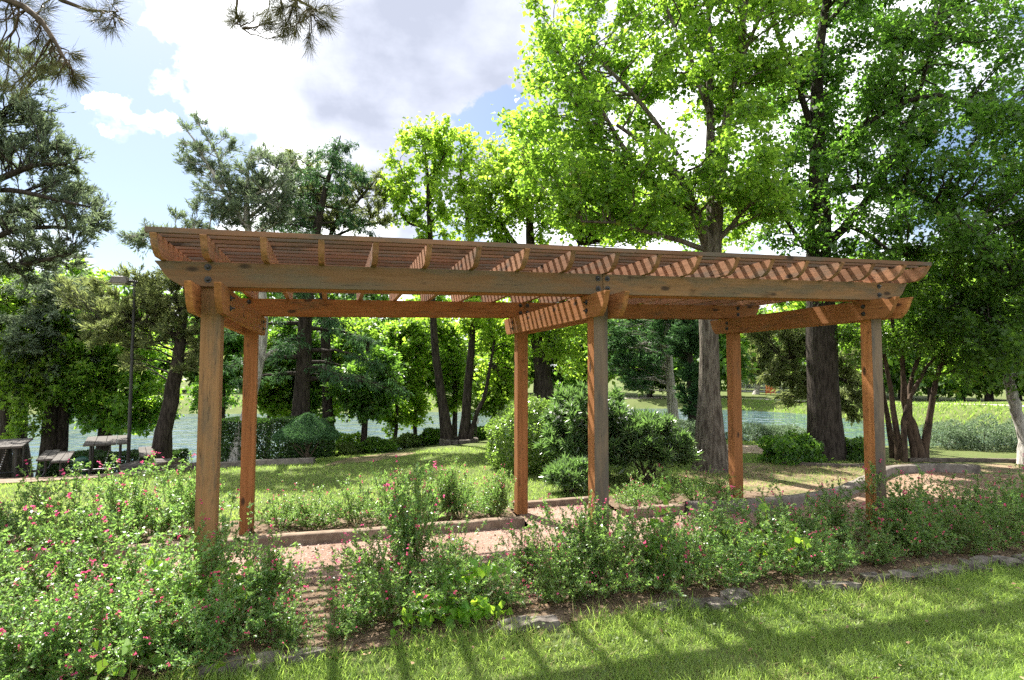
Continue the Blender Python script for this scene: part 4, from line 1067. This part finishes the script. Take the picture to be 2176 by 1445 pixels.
# ------------------------------------------------------------------ pink sage shrubs
def sage_variant(seed, tall=False):
    r = np.random.default_rng(seed); ns = int(r.integers(34, 50))
    S, LP, LD, FP_, FD = [], [], [], [], []
    for k in range(ns):
        az = r.uniform(0, 6.283); lean = r.uniform(.05, 1.15) if not tall else r.uniform(.02, .45)
        L_ = r.uniform(.55, 1.05) * (1.15 if lean < .5 else .85)
        dv = V3(math.cos(az) * math.sin(lean), math.sin(az) * math.sin(lean), math.cos(lean))
        a = V3(math.cos(az) * .06 * r.random(), math.sin(az) * .06 * r.random(), 0)
        e = a + dv * L_ * .75; e[2] = max(.06, e[2]); b = bez(a, e, 6, .04, .018, r); S.append((b, np.linspace(.0042, .0015, 6)))
        segs = [(b, 50)]
        for _ in range(5):
            t_ = r.uniform(.25, .95); i0 = t_ * 5; ki = min(int(i0), 4); p0 = b[ki] + (b[ki + 1] - b[ki]) * (i0 - ki)
            e2 = p0 + unit(dv * .6 + r.normal(0, .6, 3) + V3(0, 0, .35)) * r.uniform(.10, .26); e2[2] = max(.04, e2[2])
            b2 = bez(p0, e2, 6, .02, .006, r); S.append((b2, np.linspace(.0022, .001, 6))); segs.append((b2, 26))
        for b_, n in segs:
            t_ = r.uniform(.18, 1, n); i0 = t_ * 5; ki = np.minimum(i0.astype(int), 4)
            LP.append(b_[ki] + (b_[ki + 1] - b_[ki]) * (i0 - ki)[:, None]); LD.append(np.tile(unit(b_[-1] - b_[0]), (n, 1)) * .7 + r.normal(0, .7, (n, 3)))
        if r.random() < .40:
            for b_ in ([b] if r.random() < .6 else [b, b2]):
                tip = b_[-1]; dr = unit(b_[-1] - b_[-2] + V3(0, 0, .02)); fl = r.uniform(.05, .16)
                S.append((np.linspace(tip, tip + dr * fl, 6), np.linspace(.0016, .001, 6)))
                for _ in range(r.integers(1, 5)):
                    c = tip + dr * fl * r.uniform(.35, 1.0) + r.normal(0, .006, 3); out = unit(r.normal(size=3) + V3(0, 0, .1))
                    for __ in range(3): FP_.append(c); FD.append(out + r.normal(0, .45, 3))
    v, q_ = tubes(np.array([s_[0] for s_ in S]), np.array([s_[1] for s_ in S]), 3)
    LP = np.concatenate(LP); LD = np.concatenate(LD); n = len(LP); s = r.uniform(.6, 1.3, n)
    lv, lf = leaves(LP, LD, unit(V3(0, 0, .9) + r.normal(0, .7, (n, 3))), .031 * s, .0145 * s)
    FP_ = np.array(FP_); FD = np.array(FD); m_ = len(FP_)
    fv, ff = leaves(FP_, FD, unit(r.normal(size=(m_, 3))), r.uniform(.016, .027, m_), r.uniform(.010, .017, m_), .2, .6)
    return (mesh_np('sage_stems', v, q_, M['stem_green']), mesh_np('sage_leaves', lv, lf, M['leaf_sage'], r.random(n)), mesh_np('sage_flowers', fv, ff, M['petal_pink'], r.random(m_)))


SV = [sage_variant(200 + k) for k in range(6)] + [sage_variant(210, True), sage_variant(211, True)]
FRONT = [(-2.15, -.62, .95), (-1.62, -.55, 1.0), (-1.1, -.66, .95), (-.62, -.6, .95), (-.15, -.5, .85), (.30, -.52, .8), (.66, -.68, .42), (1.06, -.62, .48), (1.42, -.45, .85), (1.85, -.55, .85), (2.25, -.45, .58), (2.85, -.5, .64), (3.25, -.45, .85), (3.72, -.5, .85), (4.2, -.55, .78), (4.7, -.5, .72), (5.2, -.5, .72), (5.7, -.55, .62), (6.3, -.5, .5)]
FRONT = [(-1.25, -.85, .9), (-.78, -.80, .85), (-.32, -.78, .8), (.12, -.80, .62)] + FRONT + [(6.9, -.45, .62), (7.5, -.5, .68), (8.1, -.45, .75), (8.7, -.4, .8), (9.3, -.35, .85)]
MIDR = [(-2.5, .12, 1.0), (-2.0, .1, 1.0), (-1.45, .05, 1.05), (-.95, .15, .95), (-.45, -.02, 1.0), (.05, -.28, 1.0), (.42, -.15, .78), (1.35, .05, .8), (1.95, .02, .66), (2.72, .0, .58), (3.1, -.15, .85), (3.75, .0, .68), (4.3, .0, .66), (4.85, .05, .82), (5.4, .1, .8), (5.95, .05, .85), (6.5, .12, .78), (7.05, -.30, 1.02), (7.7, .1, .7), (8.3, .15, .75), (8.9, .25, .8), (9.5, .2, .8), (10.2, .3, .85)]
BACK = [(-3.5, 2.4, 1.05), (-2.9, 2.45, 1.05), (-2.35, 2.4, 1.1), (-1.8, 2.45, 1.05), (-1.25, 2.4, 1.1), (-.7, 2.45, 1.0), (.38, 2.6, .75), (.8, 2.45, .8), (1.25, 2.5, .85), (1.7, 2.45, .9), (2.15, 2.5, .92), (2.6, 2.45, .95), (3.05, 2.5, .75), (5.1, 2.25, .7), (5.6, 2.35, .75), (6.15, 2.3, .75), (6.65, 2.4, .65)]
TALL = [(-2.3, .55, 1.25), (1.62, -.1, 1.3), (3.32, -.25, .85), (-.5, 2.35, .9), (2.45, 2.3, .85), (3.05, 2.1, .8)]
r = np.random.default_rng(77)
def in_view(s_):
    q_ = V3(s_[0], s_[1], .4) - CAM; return -90 < 1088 + FOC * (q_ @ RGT) / (q_ @ FWD) < 2260


def pxx(s_):
    q_ = V3(s_[0], s_[1], .4) - CAM; return (q_ @ RGT) / (q_ @ FWD)


FRONT, MIDR, BACK = (sorted([s_ for s_ in L_ if in_view(s_)], key=pxx) for L_ in (FRONT, MIDR, BACK))
rows = [(FRONT, 'in the front row of the near bed'), (MIDR, 'in the second row of the near bed'), (BACK, 'in the bed behind the gravel path')]
cnt = 0
for lst, where in rows:
    for k, (x, y, sc) in enumerate(lst):
        if lst is FRONT: y -= .12
        if lst is BACK and x > 0: sc *= .82
        vs = SV[int(r.integers(0, 6))]
        o = empty('sage_shrub', (x, y, .0), f'{ORD[k]} pink-flowering sage shrub from the left {where}', 'shrub', 'pink-flowering sage shrubs', r.uniform(0, 6.28), (sc * 1.12, sc * 1.12, sc * r.uniform(.92, 1.08)))
        for nm, me in zip(('stems', 'foliage', 'flowers'), vs): tag(link(nm, me, o), kind='stuff' if nm != 'foliage' else None)
TL = ['tall upright sage stems at the far left of the path', 'tallest upright sage standing in the middle of the left bay', 'upright sage sprig against the foot of the middle front post', 'upright flowering sage between the two left posts', 'upright sage left of the middle rear post',
      'upright sage leaning against the middle rear post', 'upright flowering sage just right of the left rear post', 'upright sage hiding the foot of the right front post']
for k, (x, y, sc) in enumerate(TALL):
    o = empty('sage_shrub', (x, y, 0), TL[k], 'shrub', 'pink-flowering sage shrubs', r.uniform(0, 6.28), (sc * .75, sc * .75, sc))
    for nm, me in zip(('stems', 'foliage', 'flowers'), SV[6 + k % 2]): tag(link(nm, me, o), kind='stuff' if nm != 'foliage' else None)

# heart-leaved vines scrambling over the shrubs
VN = [((-.05, -.35, .55), 'heart-leaved vine climbing over shrubs beside the left front post', 110), ((1.85, -.6, .55), 'large heart-leaved vine over the shrubs in the left bay', 280), ((3.95, -.3, .5), 'heart-leaved vine right of the middle front post', 110), ((5.05, -.35, .5), 'yellow-green vine trailing down shrubs in the right bay', 100), ((-.35, -.95, .12), 'low heart-leaved vine on the ground in front of the left post', 35)]
for k, (c, lb, n) in enumerate(VN):
    r = np.random.default_rng(300 + k); o = empty('vine', (c[0], c[1], 0), lb, 'vine', 'heart-leaved vines')
    st_ = []
    P = []
    for _ in range(7):
        a = V3(r.normal(0, .15), -.1 - abs(r.normal(0, .12)), max(.03, c[2] * r.uniform(.2, .8))); e = a + V3(r.normal(0, .3), r.normal(0, .15), r.normal(.05, .22)); e[2] = max(.05, e[2])
        b = bez(a, e, 6, .1, .02, r); st_.append(b); t_ = r.random(n // 7); i0 = t_ * 5; ki = np.minimum(i0.astype(int), 4)
        P.append(b[ki] + (b[ki + 1] - b[ki]) * (i0 - ki)[:, None] + r.normal(0, .03, (n // 7, 3)))
    v, q_ = tubes(np.array(st_), np.tile(np.linspace(.003, .0015, 6), (7, 1)), 4); tag(link('stems', mesh_np('vine_stems', v, q_, M['stem_green']), o), kind='stuff')
    P = np.concatenate(P); n = len(P); P[:, 2] = np.maximum(P[:, 2], .03)
    v, f = leaves(P, unit(r.normal(0, .6, (n, 3)) + V3(0, -.5, -.5)), unit(r.normal(0, .5, (n, 3)) + V3(0, -.6, .8)), r.uniform(.05, .085, n), r.uniform(.05, .08, n), .12, .32)
    link('foliage', mesh_np('vine_leaves', v, f, M['leaf_vine'], r.random(n)), o)

# ------------------------------------------------------------------ grass, litter and gravel (uncountable)
def blades(name, label, XY, L, W, mat, seed, cat='grass', lean=.5, zo=0.):
    r = np.random.default_rng(seed); n = len(XY)
    P = np.c_[XY, height(XY[:, 0], XY[:, 1]) + zo - .004]
    az = r.uniform(0, 6.283, n); S = np.c_[np.cos(az), np.sin(az), np.zeros(n)]
    ln = L * r.uniform(.5, 1.25, n)[:, None]
    dv = unit(np.c_[r.normal(0, lean, (n, 2)), np.ones(n)])
    wd = W * r.uniform(.7, 1.3, n)[:, None]
    md = P + dv * ln * .6; tip = P + dv * ln + np.c_[dv[:, :2] * ln * .35, -np.abs(dv[:, :1]) * ln * .15]
    v = np.stack([P - S * wd / 2, P + S * wd / 2, md + S * wd * .35, tip, md - S * wd * .35], 1).reshape(-1, 3)
    b = np.arange(n)[:, None] * 5
    quad = b + np.array([[0, 1, 2, 4]]); tri = b + np.array([[4, 2, 3]])
    tn = np.clip(r.normal(.45, .25, n) + .35 * np.sin(XY[:, 0] * 2.1 + np.sin(XY[:, 1] * 1.7)) * np.cos(XY[:, 1] * 2.6), 0, 1)
    return tag(link(name, mesh_np(name, v, [quad, tri], mat, np.r_[tn, tn])), label, cat, kind='stuff')


r = np.random.default_rng(400)
n = 330000
u = r.random(n); Yg = -1.05 - 2.6 * u ** 1.1
XL = .94 + (Yg + 5.35) * -.62 - .3; XR = .94 + (Yg + 5.35) * 1.55 + .5
Xg = XL + (np.minimum(XR, 10.5) - XL) * r.random(n)
cl = np.sin(Xg * 5.1 + 1.3 * np.sin(Yg * 4.3)) * np.sin(Yg * 6.2 + np.sin(Xg * 3.7)) + .5 * np.sin(Xg * 13 + Yg * 9)
keep = r.random(n) < np.clip(.62 + .3 * cl, .25, 1)
Xg, Yg = Xg[keep], Yg[keep]; keep = r.random(len(Xg)) < .55
blades('lawn_grass', 'short mown grass of the foreground lawn', np.c_[Xg, Yg][keep], .078, .0055, M['grass'], 401, lean=.62)
n = 9000
Xg = r.uniform(-1.2, 9.5, n); Yg = -1.02 - .3 * r.random(n) ** 2; cl = np.sin(Xg * 9 + np.sin(Xg * 23)) + np.sin(Xg * 4.1); ok = cl > r.uniform(-1, 1.6, n)
blades('edge_grass', 'longer ragged grass along the edging blocks', np.c_[Xg, Yg][ok], .15, .0065, M['grass'], 404, lean=.5)
n = 16000
u = r.random(n); Yg = -1.1 - 2.5 * u; Xg = -1.5 + 11 * r.random(n); cl = np.sin(Xg * 3.3 + 2 * np.sin(Yg * 2.9)) * np.sin(Yg * 4.7 + np.sin(Xg * 2.1)); ok = cl > r.uniform(-.2, .9, n); Xg, Yg = Xg[ok], Yg[ok]; n = len(Xg)
P = np.c_[Xg, Yg, height(Xg, Yg) + r.uniform(.03, .07, n)]
v, f = leaves(P, np.c_[r.normal(size=(n, 2)), r.normal(0, .25, n)], unit(V3(0, 0, 1) + r.normal(0, .35, (n, 3))), r.uniform(.014, .03, n), r.uniform(.012, .026, n))
tag(link('lawn_weeds', mesh_np('lawn_weeds', v, f, M['leaf_cover'], r.random(n))), 'clover and small broad-leaved weeds in the foreground lawn', 'weeds', kind='stuff')
n = 120000
Xg = r.uniform(-9, 12.5, n); Yg = 3.0 + 7.2 * r.random(n) ** 1.3
ok = ~(inside(Xg, Yg, np.array(DIRT)) & (r.random(n) < .75)) & ~inside(Xg, Yg, np.array(PATH2)) & ~inside(Xg, Yg, np.array(PAD)) & ((Yg > 3.2) | (Xg > 4.9)) & (Xg < 4.6 + 1.4 * Yg + 2)
blades('lawn_grass', 'sunlit lawn grass behind the back bed', np.c_[Xg, Yg][ok], .07, .008, M['grass'], 402, lean=.6)
n = 26000
Xg = r.uniform(31, 45, n); Yg = r.uniform(0, 46, n); df = pdist(Xg, Yg, FAR); ok = ~inside(Xg, Yg, LAKE) & (df < 7) & ~inside(Xg, Yg, np.array(FP))
blades('bank_grass', 'rough bright grass on the far lake bank', np.c_[Xg, Yg][ok], .22, .05, M['grass_bank'], 403, lean=.5)
n = 9000
Xg = r.uniform(-3, 13.5, n); Yg = np.where(r.random(n) < .12, r.uniform(.5, 1.75, n), np.where(r.random(n) < .6, r.uniform(-1.15, .5, n), r.uniform(1.9, 4.8, n))); ok = (Xg < 10.5) | (Yg > 1.8); ok &= (Yg < 3.1) | (Xg > 6.8); Xg, Yg = Xg[ok], Yg[ok]; n = len(Xg)
P = np.c_[Xg, Yg, .016 + .01 * r.random(n)]
v, f = leaves(P, np.c_[r.normal(size=(n, 2)), r.normal(0, .15, n)], unit(V3(0, 0, 1) + r.normal(0, .3, (n, 3))), r.uniform(.025, .07, n), r.uniform(.015, .04, n))
m_ = 130; Xs = r.uniform(-1, 9, m_); Ys = r.uniform(-3.4, -1.05, m_)
v2, f2 = leaves(np.c_[Xs, Ys, height(Xs, Ys) + .05 + .02 * r.random(m_)], np.c_[r.normal(size=(m_, 2)), r.normal(0, .2, m_)], unit(V3(0, 0, 1) + r.normal(0, .4, (m_, 3))), r.uniform(.025, .06, m_), r.uniform(.015, .035, m_))
f = np.vstack([f, f2 + len(v)]); v = np.vstack([v, v2]); n += m_
tag(link('leaf_litter', mesh_np('leaf_litter', v, f, M['litter'], r.random(n))), 'dry brown leaf litter scattered on the beds and lawn', 'litter', kind='stuff')
n = 26000
Xg = r.uniform(-2.5, 13.5, n); Yg = r.uniform(.4, 3.4, n); ok = inside(Xg, Yg, np.array(PLAZA)); Xg, Yg = Xg[ok], Yg[ok]; n = len(Xg)
sz = r.uniform(.004, .013, n)[:, None]; c = np.c_[Xg, Yg, np.full(n, .008)]
o3 = np.array([(1, 0, 0), (-.5, .87, 0), (-.5, -.87, 0), (0.1, 0, .8)]); rot = r.uniform(0, 6.283, n)
rx = o3[None, :, 0] * np.cos(rot)[:, None] - o3[None, :, 1] * np.sin(rot)[:, None]; ry = o3[None, :, 0] * np.sin(rot)[:, None] + o3[None, :, 1] * np.cos(rot)[:, None]
v = c[:, None] + np.stack([rx * 1.3, ry, np.tile(o3[None, :, 2], (n, 1))], -1) * sz[:, None]
b = np.arange(n)[:, None] * 4; f = np.concatenate([b + np.array([[0, 1, 3]]), b + np.array([[1, 2, 3]]), b + np.array([[2, 0, 3]])])
tn = r.random(n)
tag(link('loose_gravel', mesh_np('loose_gravel', v.reshape(-1, 3), f, M['pebble'], np.tile(tn, 3))), 'loose pinkish gravel lying on the path', 'gravel', kind='stuff')

# ------------------------------------------------------------------ picnic tables, lamp, deck and far things
def picnic_table(loc, rz, label):
    o = empty('picnic_table', loc, label, 'table', 'picnic tables on the concrete slab', rz)
    def plank(nm, c, s):
        bm = bmesh.new(); box(bm, (0, 0, 0), s); link(nm, bm_mesh(nm, bm, M['plank_grey'], .006), o, c)
    for k in range(4): plank('top_plank', ((k - 1.5) * .2, 0, .76), (.193, 1.8, .045))
    for sx in (-.78, .78):
        for k in range(2): plank('seat_plank', (sx + (k - .5) * .15, 0, .45), (.143, 1.8, .045))
    for y in (-.6, .6):
        pts = [[(-.78, y, .425), (-.78, y, .12), (-.70, y, .03), (-.3, y, .03), (-.27, y, .08), (-.27, y, .735)], [(.78, y, .425), (.78, y, .12), (.70, y, .03), (.3, y, .03), (.27, y, .08), (.27, y, .735)]]
        for p_ in pts:
            v, q_ = tubes(resample(np.array(p_), 18)[None], np.full((1, 18), .026), 8); link('leg', mesh_np('leg', v, q_, M['steel_black'], smooth=True), o)
        v, q_ = tubes(np.array([[(-.3, y, .03), (0, y, .03), (.3, y, .03)]], float), np.full((1, 3), .024), 8); link('foot_rail', mesh_np('foot_rail', v, q_, M['steel_black'], smooth=True), o)
    # chain hanging from the top
    bm = bmesh.new()
    for k in range(12): bmesh.ops.create_uvsphere(bm, u_segments=6, v_segments=4, radius=.018, matrix=Matrix.Translation((.1 - .012 * k, -.5, .72 - .05 * k)))
    link('chain', bm_mesh('chain', bm, M['galvanised']), o)


def on(px, d, zo=0.03):
    b = base_at(px, d); b[2] += zo; return b


picnic_table(on(232, 13.6), .28, 'weathered picnic table with steel frame nearest the lamp post')
picnic_table(on(18, 13.2), .28, 'weathered picnic table cut off by the left edge')
b = on(180, 15.0); o = empty('litter_bin', b, 'green domed bin lid showing behind the picnic tables', 'bin', None, 0, .62)
bm = bmesh.new(); bmesh.ops.create_cone(bm, cap_ends=True, segments=20, radius1=.24, radius2=.26, depth=.62, matrix=Matrix.Translation((0, 0, .31))); link('drum', bm_mesh('drum', bm, M['green_plastic'], .01), o)
bm = bmesh.new(); bmesh.ops.create_uvsphere(bm, u_segments=20, v_segments=10, radius=.27, matrix=Matrix.Translation((0, 0, .63)) @ Matrix.Diagonal((1, 1, .75, 1))); link('lid', bm_mesh('lid', bm, M['green_plastic'], 0, True), o)
b = on(326, 13.4, 0); o = empty('concrete_ledge', b, 'low weathered concrete ledge beside the picnic tables', 'ledge', None, math.atan2(RGT[1], RGT[0]))
bm = bmesh.new(); box(bm, (0, 0, .08), (.78, .9, .3)); link('block', bm_mesh('block', bm, M['plank_grey'], .015), o)
bm = bmesh.new(); box(bm, (.40, 0, .08), (.05, .92, .33)); link('end_board', bm_mesh('end_board', bm, M['timber_dark'], .01), o)

# lamp post
b = on(279, 14.0, 0); o = empty('lamp_post', b, 'slim black lamp post with a box-shaped lamp head by the lake', 'lamp post')
top = at(279, 598, 14.0); hh = top[2] - b[2]
v, q_ = tubes(np.array([[(0, 0, -.1), (0, 0, hh * .5), (0, 0, hh)]]), np.array([[.042, .036, .032]]), 12); link('pole', mesh_np('pole', v, q_, M['steel_black'], smooth=True), o)
bm = bmesh.new(); bmesh.ops.create_cone(bm, cap_ends=True, segments=16, radius1=.11, radius2=.08, depth=.14, matrix=Matrix.Translation((0, 0, .05))); link('base_plate', bm_mesh('base_plate', bm, M['steel_black'], .008), o)
v, q_ = tubes(np.array([[(.06, 0, hh), (-.06, 0, hh + .02), (-.14, 0, hh + .02)]]), np.full((1, 3), .03), 8); link('arm', mesh_np('arm', v, q_, M['steel_black']), o)
bm = bmesh.new(); bmesh.ops.create_cone(bm, cap_ends=True, segments=4, radius1=.26, radius2=.2, depth=.17, matrix=Matrix.Translation((-.3, 0, hh + .03)) @ Matrix.Rotation(math.pi / 4, 4, 'Z'))
hd = link('lamp_head', bm_mesh('lamp_head', bm, M['lamp_brown'], .01), o)
bm = bmesh.new(); box(bm, (-.3, 0, hh - .06), (.28, .28, .03)); link('lens', bm_mesh('lens', bm, M['lens'], .004), hd)

# wooden deck by the water
c0 = gp(1582, 954, .02); o = empty('wooden_deck', c0, 'sunlit wooden deck of pale boards between the forked and massive trunks', 'deck', None, -.55)
for k in range(11):
    bm = bmesh.new(); box(bm, (0, 0, 0), (1.05, .135, .04)); link('plank', bm_mesh('plank', bm, M['plank_tan'], .005), o, (0, (k - 5) * .145, .05 - .012 * abs(k - 5)))
for sx in (-.42, .42):
    bm = bmesh.new(); box(bm, (sx, 0, -.03), (.09, 1.5, .11)); link('joist', bm_mesh('joist', bm, M['timber_dark'], .005), o)

# small sign at the water edge
b = base_at(1013, 18.6); o = empty('small_sign', b, 'small blank notice on a post at the water edge', 'sign')
v, q_ = tubes(np.array([[(0, 0, -.1), (0, 0, .3), (0, 0, .75)]]), np.full((1, 3), .02), 8); link('post', mesh_np('sign_post', v, q_, M['timber_dark']), o)
bm = bmesh.new(); box(bm, (0, -.03, .62), (.13, .02, .2)); link('panel', bm_mesh('panel', bm, M['sign_white'], .004), o)

# chain-link fence and orange barrier across the lake
A_ = at(1565, 800, 70); B_ = at(1665, 800, 66)
o = empty('chain_fence', base_at(1565, 70), 'grey chain-link fence across the lake', 'fence')
ob = np.array(o.location)
for k in range(6):
    q0 = A_ + (B_ - A_) * k / 5; z0 = hz(q0[0], q0[1])
    v, q_ = tubes(np.array([[(q0[0], q0[1], z0 - .1), (q0[0], q0[1], z0 + 1), (q0[0], q0[1], z0 + 2.1)]]), np.full((1, 3), .06), 6); link('post', mesh_np('fence_post', v - ob, q_, M['galvanised']), o)
za = hz(A_[0], A_[1]); zb = hz(B_[0], B_[1])
for dz in (2.08, .08):
    v, q_ = tubes(np.array([[(A_[0], A_[1], za + dz), ((A_[0] + B_[0]) / 2, (A_[1] + B_[1]) / 2, (za + zb) / 2 + dz), (B_[0], B_[1], zb + dz)]]), np.full((1, 3), .05), 6); link('rail', mesh_np('rail', v - ob, q_, M['galvanised']), o)
W_ = []
for k in range(90):
    t_ = k / 89; q0 = A_ + (B_ - A_) * t_; z0 = za + (zb - za) * t_
    for sg in (-1, 1):
        q1 = A_ + (B_ - A_) * min(1, max(0, t_ + sg * .3)); W_.append(np.array([(q0[0], q0[1], z0 + .08), ((q0[0] + q1[0]) / 2, (q0[1] + q1[1]) / 2, z0 + 1.08), (q1[0], q1[1], z0 + 2.08)]))
v, q_ = tubes(np.array(W_), np.full((len(W_), 3), .006), 3); link('mesh', mesh_np('wire_mesh', v - ob, q_, M['galvanised']), o)
b = base_at(1637, 63); o = empty('plastic_barrier', b, 'orange plastic mesh barrier on the grass across the lake', 'barrier', None, -.3)
for sx in (-.42, 0, .42):
    bm = bmesh.new(); box(bm, (sx * 1.2, 0, .5), (.06, .06, 1.1)); link('stake', bm_mesh('stake', bm, M['orange_plastic'], .005), o)
for k in range(7):
    bm = bmesh.new(); box(bm, (0, 0, .2 + k * .12), (1.05, .02, .07)); link('strip', bm_mesh('strip', bm, M['orange_plastic']), o)
